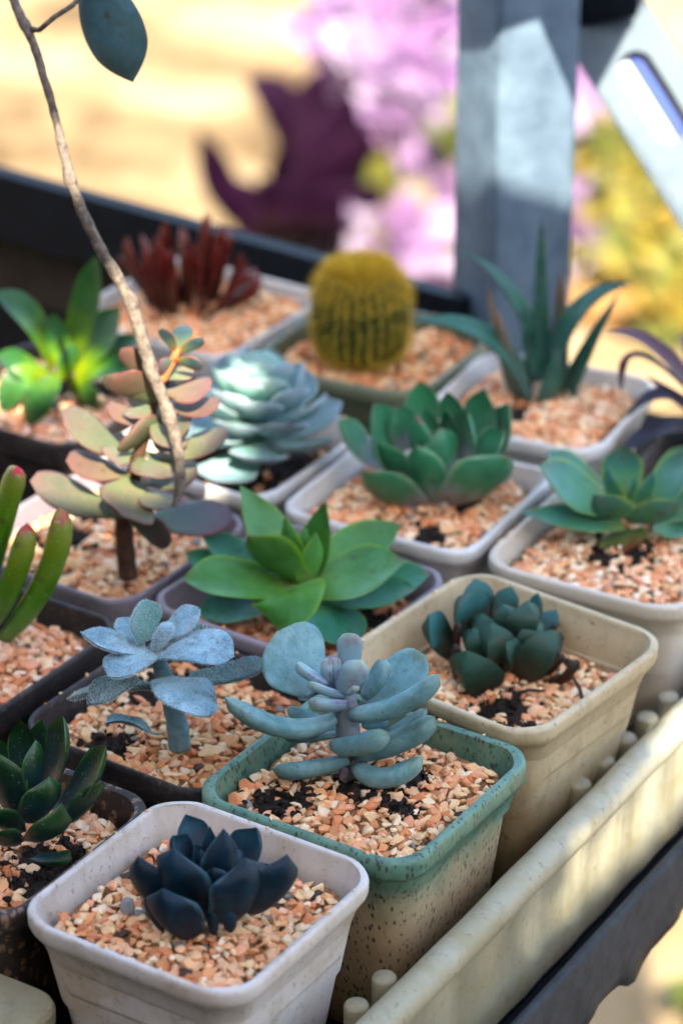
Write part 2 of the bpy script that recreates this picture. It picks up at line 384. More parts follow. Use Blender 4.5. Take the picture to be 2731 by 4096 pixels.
class Plant:
    """authored on a crop of the photograph: (X0, Y0, scale) turns crop pixels into photo pixels; every point also gets its own distance"""
    def __init__(s, name, label, cat, crop, base, z, group='potted succulents on the tray'):
        s.X, s.Y, s.s = crop; s.base = at_z(*s.px(*base), z); s.y0 = s.base[1]
        s.o = empty(name, s.base, label, cat, group); s.ppc = CAM_F/depth(s.base)
    def px(s, x, y): return s.X+s.s*x, s.Y+s.s*y
    def P(s, x, y, d=0): return at_y(*s.px(x, y), s.y0-d)
    def cm(s, v): return v*s.s/s.ppc
    def leaf(s, mat, b, t, W, thick=.3, shape='ovate', mid=None, **kw):
        """b, t, mid = (x, y, d) in crop pixels and cm towards the camera; W in crop pixels; thick relative to the width"""
        Wc = s.cm(W); ax = kw.pop('axis', s.base); kw.setdefault('amin', .58 if thick < .45 else 0)
        return leaf(s.o, s.base, M[mat] if isinstance(mat, str) else mat, s.P(*b), s.P(*t), Wc, Wc*thick, shape, axis=ax, mid=s.P(*mid) if mid else None, **kw)
    def stem(s, mat, pts, radii, n=12, name='stem'):
        m = MB(); P = [s.P(*p) for p in pts]
        # resample smoothly
        P = np.array(P); k = len(P); ts = np.linspace(0, k-1, (k-1)*5+1); Q = []; rr = []
        for t in ts:
            i = min(int(t), k-2); u = t-i; p0, p1, p2, p3 = P[max(i-1, 0)], P[i], P[i+1], P[min(i+2, k-1)]
            Q.append(.5*((2*p1)+(-p0+p2)*u+(2*p0-5*p1+4*p2-p3)*u*u+(-p0+3*p1-3*p2+p3)*u**3)); rr.append((radii[i]*(1-u)+radii[i+1]*u)*(1+.05*math.sin(t*9)))
        m.tube(Q, rr, n); return m.build(name, M[mat], s.o, s.base)

# ------------------------------------------------------------------ pots
def rsq(h, r, n=9):
    out = []
    for cx, cy, a0 in ((1, 1, 0), (-1, 1, 90), (-1, -1, 180), (1, -1, 270)):
        for k in range(n):
            a = R(a0+90*k/(n-1)); out.append((cx*(h-r)+r*math.cos(a), cy*(h-r)+r*math.sin(a)))
    return out
#  (half-size factor, z, corner factor)
PROFILE_COLLAR = [(.60, -7.55), (.63, -7.6), (.66, -7.45), (.826, -2.8), (.83, -2.64), (.85, -2.56), (.854, -2.42), (.866, -1.78), (.868, -1.62), (.89, -1.54), (.898, -1.44), (.93, -.98), (.962, -.74), (.99, -.56), (.998, -.44), (1.0, -.14), (.994, -.05), (.98, 0), (.95, 0), (.938, -.04), (.93, -.14), (.917, -.5), (.902, -.6), (.885, -1.4), (.82, -3.2)]
PROFILE_BAND = [(.66, -7.55), (.69, -7.6), (.72, -7.45), (.865, -1.9), (.868, -1.75), (.90, -1.65), (.905, -1.5), (.965, -.75), (.985, -.7), (.998, -.6), (1.0, -.2), (.99, -.05), (.97, .02), (.945, .02), (.92, -.05), (.91, -.25), (.90, -.5), (.865, -1.4), (.80, -3.2)]
PROFILE_THIN = [(.66, -7.3), (.68, -7.35), (.71, -7.2), (.90, -1.3), (.905, -1.15), (.955, -1.1), (.965, -.9), (.985, -.2), (.985, -.08), (.975, 0), (.955, 0), (.945, -.06), (.94, -.2), (.92, -.9), (.84, -3.2)]
PEBBLES = []
def pebble_meshes():
    for k in range(14):
        bm = bmesh.new(); a, b_, c = rng.uniform(.8, 1.25), rng.uniform(.6, .95), rng.uniform(.34, .68)
        for i in range(13):
            p = unit(rng.normal(size=3))*rng.uniform(.82, 1.0); bm.verts.new((p[0]*a, p[1]*b_, p[2]*c))
        bmesh.ops.convex_hull(bm, input=bm.verts[:])
        for v in [v for v in bm.verts if not v.link_faces]: bm.verts.remove(v)
        bmesh.ops.bevel(bm, geom=bm.edges[:], offset=.07, segments=1, affect='EDGES', profile=.6)
        bmesh.ops.triangulate(bm, faces=[f for f in bm.faces if len(f.verts) > 4])
        bm.verts.index_update(); v = np.array([x.co[:] for x in bm.verts]); f = [tuple(x.index for x in q.verts) for q in bm.faces]; bm.free()
        me = bpy.data.meshes.new('pebble'); me.from_pydata((v*.01).tolist(), [], f); me.materials.append(M['pebble']); me.update()
        PEBBLES.append((v, f, me))
pebble_meshes()
def rot(e):
    cx, sx, cy, sy, cz, sz = math.cos(e[0]), math.sin(e[0]), math.cos(e[1]), math.sin(e[1]), math.cos(e[2]), math.sin(e[2])
    return np.array([[cz*cy, cz*sy*sx-sz*cx, cz*sy*cx+sz*sx], [sz*cy, sz*sy*sx+cz*cx, sz*sy*cx-cz*sx], [-sy, cy*sx, cy*cx]])

def pot(label, c, th, z, S, r, mat, profile=PROFILE_COLLAR, level=-1.3, size=.28, single=0, bare=None, cover=1.0, clods=0, name='plant_pot', tilt=(0, 0), seed=0, lift=.35, tint=(1.00, 1.05, 1.13)):
    """square pot with its rim at height z; bare: list of (x, y, radius) spots of open soil in pot coordinates; single: how many pebbles are objects of their own"""
    rg = np.random.default_rng(100+seed); th = R(th); ca, sa = math.cos(th), math.sin(th); org = np.array([c[0], c[1], z-7.6])
    o = empty(name, org, label, 'pot', 'square pots standing on the tray')
    def tow(x, y, zz): return (c[0]+x*ca-y*sa, c[1]+x*sa+y*ca, z+zz+tilt[0]*x+tilt[1]*y)
    V = []; F = []; n = 36; h = S/2
    for k, (f_, zz) in enumerate(profile):
        inner = k > len(profile)*.74
        for i, (x, y) in enumerate(rsq(h*f_, max(r*(f_ if not inner else f_*.86), .2))):
            wv = .006*math.sin(i*.7+seed)*h
            V.append(tow(x*(1+wv*.1), y*(1+wv*.1), zz+.02*math.sin(i*.9+seed*2)))
    m = len(profile)
    F = [(j*n+i, j*n+(i+1) % n, (j+1)*n+(i+1) % n, (j+1)*n+i) for j in range(m-1) for i in range(n)]
    F.append(tuple(range(n))[::-1])
    pw = mesh_obj('pot_wall', V, F, mat, o, org); pw.data.set_sharp_from_angle(angle=R(40))
    # soil: a lumpy sheet
    hi = h*.85; N = 30; sv = []; sf = []
    def height(x, y): return level+lift*math.exp(-(x*x+y*y)/5)*.6+.07*math.sin(1.9*x+seed)*math.cos(2.3*y+seed*.7)
    for j in range(N):
        for i in range(N):
            x = -hi+2*hi*i/(N-1); y = -hi+2*hi*j/(N-1); ex, ey = abs(x)-hi+1.25, abs(y)-hi+1.25
            if ex > 0 and ey > 0 and math.hypot(ex, ey) > 1.25:
                k_ = 1.25/math.hypot(ex, ey); x = math.copysign(hi-1.25+ex*k_, x); y = math.copysign(hi-1.25+ey*k_, y)
            sv.append(tow(x, y, height(x, y)-.06+rg.uniform(-.07, .07)))
    sf = [(j*N+i, j*N+i+1, (j+1)*N+i+1, (j+1)*N+i) for j in range(N-1) for i in range(N-1)]
    def openness(x, y): return max([0]+[1-((x-bx)**2+(y-by)**2)/(br*br*1.1) for bx, by, br in (bare or ())])
    op = [min(1, 3*max(0, openness(-hi+2*hi*(k%N)/(N-1), -hi+2*hi*(k//N)/(N-1)))) for k in range(N*N)]
    mesh_obj('soil', sv, sf, M['soil'], o, org, smooth=False, attrs=dict(lt=op))
    # pebbles
    pts = []; grid = {}; md = size*.86
    def ok(x, y):
        if bare:
            for bx, by, br in bare:
                dd = math.hypot(x-bx, y-by)
                if dd < br and rg.random() > (dd/br)**3*.6: return False
        return rg.random() < cover
    hin = h*.795
    for k in range(9000):
        x, y = rg.uniform(-hin, hin, 2)
        cr = hin-1.0; ex, ey = abs(x)-cr, abs(y)-cr
        if ex > 0 and ey > 0 and math.hypot(ex, ey) > 1.0: continue
        gx, gy = int(x//md), int(y//md)
        if any(math.hypot(x-a, y-b_) < md for i in (-1, 0, 1) for j in (-1, 0, 1) for a, b_ in grid.get((gx+i, gy+j), ())): continue
        grid.setdefault((gx, gy), []).append((x, y))
        if ok(x, y): pts.append((x, y, height(x, y)+rg.uniform(-.02, .10), size*rg.choice([.75, .9, 1.0, 1.1, 1.3, 1.55], p=[.2, .25, .25, .15, .1, .05])))
    for k in range(int(len(pts)*.7)):
        x, y, zz, s_ = pts[rg.integers(len(pts))]
        pts.append((x+rg.uniform(-.2, .2), y+rg.uniform(-.2, .2), zz-.13 if k % 2 else zz+.13, s_*rg.uniform(.6, .9)))
    for k in range(7):
        a = rg.uniform(-h+1.2, h-1.2); sd = rg.integers(4); e_ = h*.962*(1 if sd % 2 else -1)
        pts.append(((a, e_) if sd < 2 else (e_, a))+(.06, rg.uniform(.05, .12)))
    recs = []
    for x, y, zz, s_ in pts:
        if zz < 0: x = max(-hin, min(hin, x)); y = max(-hin, min(hin, y))
        recs.append((np.array(tow(x, y, zz)), rot((rg.normal(0, .28), rg.normal(0, .28), rg.uniform(0, 6.28))), (rg.normal(0, .28), rg.normal(0, .28), rg.uniform(0, 6.28)), s_, rg.integers(len(PEBBLES))))
    order = sorted(range(len(recs)), key=lambda i: recs[i][0][1]-1.5*recs[i][0][2]); pick = set(order[:single])
    mb_v = []; mb_f = []; cnt = 0
    for i, (p, rm, e, s_, k) in enumerate(recs):
        v, f, me = PEBBLES[k]
        if i in pick:
            q = bpy.data.objects.new('pebble', me); COL.objects.link(q); q.parent = o
            q.color = tuple(tint)+(1,); q.location = Vector((p-org)*.01); q.rotation_euler = e; q.scale = (s_,)*3
        else:
            mb_v.append(v@rm.T*s_+p); mb_f += [tuple(a+cnt for a in t) for t in f]; cnt += len(v)
    if mb_v: gv = mesh_obj('gravel', np.concatenate(mb_v), mb_f, M['pebble'], o, org, smooth=False, kind='stuff'); gv.color = tuple(tint)+(1,)
    # dark soil crumbs on the open spots
    if clods:
        cv = []; cf = []; cnt = 0
        for k in range(clods):
            if bare: bx, by, br = bare[k % len(bare)]; a = rg.uniform(0, 6.28); q = br*1.35*rg.random()**.6; x, y = bx+q*math.cos(a), by+q*math.sin(a)
            else: x, y = rg.uniform(-hin*.9, hin*.9, 2)
            v, f, me = PEBBLES[rg.integers(len(PEBBLES))]; s_ = rg.uniform(.06, .3)**1.0
            x = max(-hin, min(hin, x)); y = max(-hin, min(hin, y))
            p = np.array(tow(x, y, height(x, y)+rg.uniform(-.02, .12))); cv.append(v@rot(rg.uniform(0, 6.28, 3)).T*s_*np.array([1, 1, 1.])+p); cf += [tuple(a+cnt for a in t) for t in f]; cnt += len(v)
        mesh_obj('soil_crumbs', np.concatenate(cv), cf, M['crumb'], o, org, smooth=False, kind='stuff')
    return o
def g(base, k, j=0):  # neighbour in the grid of pots: k steps along -D2, j along D1
    return np.array(base)-8.5*k*D2[:2]+8.4*j*D1[:2]

POTS = dict(p1=(-4.18, 71.35), gr=(.75, 77.9), be=(5.34, 85.2), mid=(2.92, 97.7), al=(7.92, 106.0), tr=(10.23, 93.5))
pot('white square pot in front holding the dark navy rosette', POTS['p1'], 57.1, 0, 7.95, 1.3, M['pot_white'], level=-.95, single=290, bare=[(3.0, -.2, .45)], seed=1, tint=(1.00, 1.02, 0.99))
pot('green glazed pot with speckled tan sides under the blue fleshy succulent', POTS['gr'], 57.2, 0, 8.08, 1.2, M['pot_green'], PROFILE_BAND, level=-.75, single=290, bare=[(.3, .2, 1.2), (1.2, -.9, .6), (-.4, -1.4, .6), (-2.0, 1.8, 1.0)], clods=260, seed=2, tint=(0.97, 0.98, 0.93))
pot('cream pot with dirty inner walls around the thick wedge-leaved succulent', POTS['be'], 52, .3, 8.4, 1.3, M['pot_cream'], level=-1.75, single=260, bare=[(-.9, -.8, 1.0), (.9, 1.2, .8), (-1.8, -1.9, .5), (2.4, 1.6, .4)], clods=200, seed=3, tint=(0.96, 1.00, 0.97))
pot('pale cream pot at the right edge with the upturned green rosette', POTS['tr'], 60, 0, 8, 1.4, M['pot_cream_pale'], level=-.75, bare=[(.2, .2, 1.3)], clods=60, size=.30, seed=4, tint=(1.00, 1.02, 1.02))
pot('white pot holding the green rosette with purplish leaf backs', POTS['mid'], 61.2, 0, 8, 1.2, M['pot_white_clean'], level=-.75, bare=[(-2.0, -1.6, .8), (.9, -1.2, .7)], clods=40, size=.30, seed=5, tint=(1.00, 1.00, 0.97))
pot('white pot with the spiky grey-green aloe', POTS['al'], 65, -.1, 7.8, 1.4, M['pot_white_clean'], level=-.6, size=.30, bare=[(-1.0, .8, .9)], seed=6, tint=(1.00, 1.01, 0.99))
cfz = vz(420, 1645, -.9)
pot('black plastic pot with worn rim around the woolly grey plant', cfz[:2], 56, -.6, 8.1, 1.3, M['pot_dark'], PROFILE_THIN, level=-.75, single=290, bare=[(1.5, 2.0, 1.3), (-2.6, 1.2, .9)], clods=120, seed=7, tint=(0.92, 0.88, 0.77))
cbg = vz(690, 1352, -.2)
pot('greyish pot under the broad bright green rosette', cbg[:2], 55, -.2, 8, 1.3, M['pot_grey'], level=-1.3, bare=[(1.2, -1.8, 1.2), (2.4, 0, 1.4)], clods=80, seed=8, tint=(0.85, 0.73, 0.62))
ccr = vz(235, 1225, -.5)
pot('weathered grey pot of the red-edged jade plant', ccr[:2], 56, -.5, 8.2, 1.2, M['pot_grey'], PROFILE_THIN, level=-.7, bare=[(-.3, 1.5, 1.2)], clods=60, size=.30, seed=9, tint=(0.95, 0.89, 0.79))
cp6 = g(POTS['p1'], 1.0)+np.array([.25, -.3])
pot('speckled dark brown pot with frayed rim beside the white pot', cp6, 57, -.45, 8, 1.3, M['pot_brown'], PROFILE_BAND, level=-.95, single=200, bare=[(-.2, -3.2, 1.6), (.5, -2.4, 1.2)], clods=160, seed=10, tint=(0.95, 0.92, 0.88))
cfi = vz(-90, 1470, -.6)
pot('black pot at the left edge with the finger-leaved plant', cfi[:2], 57, -.6, 8.3, 1.2, M['pot_dark'], PROFILE_THIN, level=-.8, bare=[(2.6, 1.0, 1.3), (1.6, 2.4, 1.0)], clods=120, size=.30, seed=11, tint=(0.98, 0.95, 0.97))
cec = g(POTS['mid'], 1.0)
pot('white pot filled with black soil under the pale blue rosette', cec, 58, -.1, 8, 1.2, M['pot_white_clean'], level=-1.3, bare=[(0, 0, 4.5)], clods=200, seed=12)
clg = g(POTS['mid'], 2.05)
pot('pot at the left with the sunlit bright green rosette', clg, 58, -.3, 8, 1.2, M['pot_dark'], PROFILE_THIN, level=-.6, bare=[(1, .6, 1.8), (2.6, -1.6, 1.2)], clods=120, size=.30, seed=13, tint=(1.00, 0.97, 0.99))
cca = vz(862, 792, -.2)
pot('olive green pot with the round golden barrel cactus', cca[:2], 61, -.2, 8.2, 2.2, M['pot_olive'], PROFILE_BAND, level=-.6, size=.30, seed=14, tint=(0.90, 0.79, 0.62))
crd = vz(452, 700, -.1)
pot('white pot with the clump of dark red fingers', crd[:2], 57, -.1, 8.6, 1.2, M['pot_white_clean'], PROFILE_THIN, level=-.45, size=.30, seed=15, tint=(1.00, 0.92, 0.81))
cpu = g(POTS['al'], -1.12)
pot('black pot at the right edge with the dark purple trailing leaves', cpu, 62, -.2, 8, 1.2, M['pot_dark'], PROFILE_THIN, level=-.8, bare=[(0, 0, 4.5)], clods=160, size=.30, seed=16)

# ------------------------------------------------------------------ plant materials
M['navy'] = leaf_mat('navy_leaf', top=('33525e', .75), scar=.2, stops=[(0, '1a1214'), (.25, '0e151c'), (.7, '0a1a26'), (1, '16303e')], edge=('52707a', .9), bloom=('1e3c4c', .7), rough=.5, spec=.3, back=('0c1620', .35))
M['blue'] = leaf_mat('blue_fleshy_leaf', sat=1.05, val=.98, scar=.2, stops=[(0, '739292'), (.3, '689292'), (.75, '588386'), (1, '637a60')], bloom=('93b0b2', .5), mottle=('526858', .4), speck=('33443f', .6), rough=.5, spec=.3)
M['bluecrown'] = leaf_mat('blue_young_leaf', scar=.1, sat=1.15, val=.92, stops=[(0, '7f9cac'), (.4, '86a4ae'), (.8, '8fa8a8'), (1, '8fa078')], bloom=('a0b6bc', .5), mottle=('86708c', .5), edge=('86708c', .96), rough=.5, spec=.3)
M['bluestem'] = simple('pinkish_stem', '8a7a80', '7f9094', 250, .6, .3, .3)
M['fuzz'] = leaf_mat('woolly_leaf', sat=1.25, val=1.15, stops=[(0, '84a8a8'), (.4, '84a4b0'), (.8, '7a9aaa'), (1, '708a90')], bloom=('b0c6ce', .7), mottle=('566c6c', .65), speck=('1e2a2e', .85), rough=.8, spec=.1, bump=.9)
M['fuzzgreen'] = leaf_mat('woolly_green_leaf', sat=1.1, val=.9, stops=[(0, '7fb0a0'), (.5, '6aa898'), (1, '8ab8b4')], bloom=('8fc0b4', .5), speck=('3a4a40', .7), rough=.8, spec=.1, bump=.9)
M['fuzzold'] = leaf_mat('woolly_old_leaf', [(0, '6a8c7c'), (.5, '5f7a78'), (1, '62706a')], bloom=('74908e', .6), mottle=('6a6a58', .6), rough=.8, spec=.1, bump=.9)
M['fuzzstem'] = simple('woolly_stem', '5f7f84', '84a4ae', 300, .85, .1, .6)
M['hair'] = simple('leaf_hair', 'c2cece', 'dce4e4', 50, .7, .2, 0)
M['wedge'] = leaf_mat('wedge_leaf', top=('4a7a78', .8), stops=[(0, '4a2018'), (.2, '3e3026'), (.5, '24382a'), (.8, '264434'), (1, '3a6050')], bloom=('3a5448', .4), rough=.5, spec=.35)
M['wedgetop'] = leaf_mat('wedge_leaf_window', [(0, '22444a'), (.5, '264e58'), (1, '2c5a66')], bloom=('386a7c', .5), speck=('5c8a9a', .5), rough=.5, spec=.3)
M['pup'] = leaf_mat('brown_offset_leaf', [(0, '5a3420'), (.5, '3c2c24'), (1, '33302c')], rough=.5, spec=.3)
M['green'] = leaf_mat('green_leaf', [(0, '9cac6c'), (.2, '6a9448'), (.55, '50803e'), (.9, '4a783a'), (1, '70603c')], bloom=('689a6c', .5), edge=('82a850', .86), rough=.4, spec=.4, streak=.14, back=('567f3e', .4))
M['greenlow'] = leaf_mat('lower_green_leaf', [(0, '6a9458'), (.4, '3f7a58'), (.9, '3d7048'), (1, '6d6848')], bloom=('5b9088', .5), edge=('6a9a50', .86), rough=.42, spec=.4, streak=.1)
M['dgreen'] = leaf_mat('dark_green_leaf', [(0, '242f36'), (.35, '1e3636'), (.7, '1a361e'), (1, '28501e')], bloom=('2a4040', .2), speck=('93a8a4', .5), rough=.35, spec=.5, edge=('4a6a3c', .9))
M['jade'] = leaf_mat('jade_leaf', sat=1.0, val=.82, stops=[(0, '606a44'), (.3, '68704c'), (.75, '6e6a52'), (1, '705850')], edge=('642c30', .86), mottle=('76624e', .6), speck=('a09a84', .6), rough=.5, spec=.3, sss=.04)
M['jadepink'] = leaf_mat('jade_pink_leaf', sat=1.0, val=.82, stops=[(0, '70704a'), (.35, '74644c'), (1, '704c44')], edge=('642a2e', .8), mottle=('7a6450', .6), rough=.45, spec=.35, sss=.05)
M['jadedark'] = leaf_mat('jade_shaded_leaf', [(0, '6c7a58'), (.5, '5f6a62'), (1, '6a5458')], edge=('7c4448', .85), rough=.45, spec=.35)  # shade put into the colour, for jade leaves out of the sun
M['jadetop'] = leaf_mat('jade_top_leaf', [(0, 'c06a3c'), (.35, '6a7a5a'), (.7, '41585c'), (1, '4a5458')], edge=('b0683c', .8), rough=.4, spec=.4)
M['jadestem'] = simple('jade_stem', '3a2418', '5e4030', 200, .7, .3, .6)
M['jadestemtop'] = simple('orange_stem', 'c8502c', 'd8804a', 200, .5, .4, .2)
M['echev'] = leaf_mat('pale_blue_leaf', sat=1.1, val=.76, stops=[(0, '92b098'), (.3, '8ab0a2'), (.7, '7fa6a6'), (1, '8f96a2')], bloom=('a4bfc0', .6), edge=('b4c2c4', .85), rough=.5, spec=.3, sss=.1)
M['echevin'] = leaf_mat('green_heart_leaf', sat=1.1, val=.8, stops=[(0, '4d8a72'), (.5, '5a9a8a'), (1, '9fb2ac')], bloom=('7cb0a2', .4), edge=('b0c4bc', .85), rough=.45, spec=.35)
M['purpback'] = leaf_mat('purple_backed_leaf', [(0, '9a8690'), (.2, '8a8a8c'), (.45, '4f7f5c'), (.85, '3f7a54'), (.96, '4f7a54'), (1, '9a5a54')], edge=('8aa886', .88), bloom=('5f9478', .4), rough=.4, spec=.4)
M['upturn'] = leaf_mat('blue_green_leaf', [(0, '9cb070'), (.3, '669464'), (.7, '4c8066'), (1, '5a6448')], edge=('94ac60', .84), bloom=('5a8c8c', .5), rough=.4, spec=.4)
M['upturnold'] = leaf_mat('old_rosette_leaf', [(0, '5a7040'), (.5, '6a7a48'), (1, '8a4a40')], mottle=('7a4a3c', .8), rough=.5)
M['aloe'] = leaf_mat('aloe_blade', [(0, '58706a'), (.3, '3a6450'), (.7, '345a4c'), (1, '3a5244')], bloom=('567a70', .5), speck=('9ab4b0', .5), rough=.45, spec=.4)
M['aloebrown'] = leaf_mat('aloe_old_blade', [(0, '54706a'), (.5, '5c6a5c'), (1, '8a6a58')], rough=.5)
M['cactus'] = simple('cactus_skin', '26381a', '3a5020', 120, .6, .3, .4)
M['spine'] = simple('cactus_spine', 'c29a22', 'dcb83c', 80, .5, .3, 0)
M['red'] = leaf_mat('red_finger', sat=1.15, val=1.0, stops=[(0, '1c080a'), (.5, '481210'), (1, '641c18')], rough=.3, spec=.6)
M['lgreen'] = leaf_mat('bright_leaf', val=.52, stops=[(0, '98a038'), (.3, '6f9034'), (.6, '3f6e34'), (1, '3c643a')], bloom=('5c8458', .4), rough=.42, spec=.4, sss=.08)
M['finger'] = leaf_mat('finger_leaf', [(0, '5f7c50'), (.4, '4d7a2c'), (.8, '7a8438'), (.93, '8a7440'), (1, 'b04a54')], speck=('a8b89a', .5), bloom=('6a8c4c', .5), rough=.42, spec=.4)
M['purple'] = leaf_mat('dark_purple_leaf', [(0, '2a1418'), (.5, '26202a'), (1, '302c36')], rough=.4, spec=.4)
M['maroon'] = leaf_mat('maroon_leaf', [(0, '401018'), (.5, '54303a'), (1, '6a5a60')], rough=.4)
M['vineleaf'] = leaf_mat('blue_green_vine_leaf', sat=.8, val=.9, streak=.15, stops=[(0, '3f7070'), (.5, '3a6e72'), (1, '4a6a60')], bloom=('4f8a9a', .5), mottle=('5a6a50', .5), rough=.45)

# ------------------------------------------------------------------ plants, front row
def navy():
    p = Plant('succulent', 'dark navy rosette with blunt pointed leaves in the front white pot', 'succulent', (400, 3150, .574), (800, 900), -1.1)
    A = p.base
    L = lambda *a, **k: p.leaf('navy', *a, **k)
    for b, t, W, kw in [
        ((700, 480, -.9), (590, 190, -1.5), 230, dict(shape='wide', bend=.12, hook=.06)),
        ((960, 560, -.6), (1100, 283, -1.1), 250, dict(shape='wide', bend=.12, hook=.06)),
        ((760, 520, -.4), (765, 268, -.5), 120, dict(shape='tri', bend=.05)),
        ((640, 600, .0), (488, 342, .0), 190, dict(shape='wide', bend=.1, hook=.08)),
        ((840, 640, .4), (860, 285, .3), 250, dict(shape='tri', bend=.1)),
        ((690, 560, -.2), (660, 395, -.2), 110, dict(shape='tri', bend=.05)), ((740, 700, .5), (700, 430, .4), 170, dict(shape='tri', bend=.1)), ((820, 760, .8), (790, 560, .9), 190, dict(shape='wide', bend=.1)), ((900, 720, .2), (960, 430, .0), 190, dict(shape='wide', bend=.1)), ((600, 780, .5), (560, 480, .4), 190, dict(shape='wide', bend=.1)),
        ((480, 850, .6), (248, 505, 1.0), 230, dict(shape='wide', bend=.16, hook=.07)),
        ((1060, 840, .7), (1325, 510, 1.2), 260, dict(shape='wide', bend=.16, hook=.1)),
        ((650, 880, 1.1), (478, 462, 1.5), 300, dict(shape='trunc', bend=.12, hook=.1, roll=-8)),
        ((900, 900, 1.2), (1050, 540, 1.7), 300, dict(shape='trunc', bend=.14, hook=.13, roll=8)),
        ((620, 1010, 1.6), (418, 742, 2.2), 270, dict(shape='trunc', bend=.2, hook=.1, roll=-10)),
        ((790, 1020, 1.7), (785, 880, 1.9), 85, dict(shape='finger', bend=.05)),
        ((910, 1000, 1.7), (900, 872, 1.9), 105, dict(shape='finger', bend=.05)),
        ((430, 980, 1.2), (318, 760, 1.4), 110, dict(shape='wide', bend=.08)),
        ((380, 900, .5), (345, 860, .7), 80, dict(shape='finger', bend=.08))]:
        kw.setdefault('cup', .24); L(b, t, W, .36, keel=.45, **kw)
navy()

def blue():
    p = Plant('succulent', 'powdery blue succulent with sausage-shaped leaves in the green glazed pot', 'succulent', (850, 2450, .606), (900, 1060), -.7)
    p.stem('bluestem', [(905, 1080, .2), (900, 900, .25), (890, 700, .3), (885, 540, .3)], [.36, .34, .4, .3])
    L = lambda b, t, W, T=.5, shape='finger', mat='blue', **k: p.leaf(mat, b, t, W*1.14, T*.92, shape, thk='thkf', cup=k.pop('cup', .02), **k)
    L((690, 520, -.3), (425, 128, -1.0), 400, .22, 'round', bend=.1, cup=.05, roll=0)
    L((1010, 610, -.3), (1405, 285, -.9), 270, .3, 'round', bend=.08, cup=.04)
    L((990, 560, 0), (1140, 310, -.4), 190, .5, 'round', bend=.08)
    L((805, 690, .5), (82, 560, 1.2), 155, .8, mid=(470, 745, 1.0))
    L((905, 660, .6), (1495, 408, .9), 165, .8, mid=(1210, 600, .9))
    L((860, 790, .2), (470, 830, .0), 110, .5, bend=.05)
    L((830, 760, -.4), (490, 640, -.6), 100, .5, bend=.05)
    L((980, 720, -.5), (1160, 690, -.6), 130, .6, bend=.05)
    L((950, 900, .2), (1415, 640, -.3), 140, .6, bend=.1)
    L((930, 920, .5), (1465, 690, .6), 210, .7, bend=.12, shape='round')
    L((800, 870, .9), (1150, 790, 1.7), 165, .8, bend=.12)
    L((890, 960, .6), (395, 1035, 1.1), 140, .8, bend=.08)
    L((960, 1010, .7), (1386, 955, 1.3), 165, .8, mid=(1130, 1075, 1.4))
    C = lambda b, t, W, T=.65, **k: L(b, t, W, T, mat='bluecrown', **k)
    C((905, 400, -.1), (905, 138, -.3), 140, bend=.03)
    C((800, 480, .1), (770, 310, .1), 120, bend=.2, shape='round')
    C((860, 500, .1), (830, 300, .0), 120, bend=.2, shape='round')
    C((760, 470, .3), (556, 335, .2), 115, bend=.05)
    C((845, 520, .6), (975, 312, .6), 180, .5, bend=.1, shape='round')
    C((870, 545, .6), (632, 462, .8), 90, bend=.05)
    C((870, 600, .7), (640, 585, 1.1), 135, bend=.05)
    C((650, 540, .0), (570, 520, .0), 120, bend=.05, shape='round')
    C((880, 530, .7), (955, 480, .8), 75, bend=.05)
    C((950, 490, .3), (1010, 410, .4), 62, bend=.05)
blue()

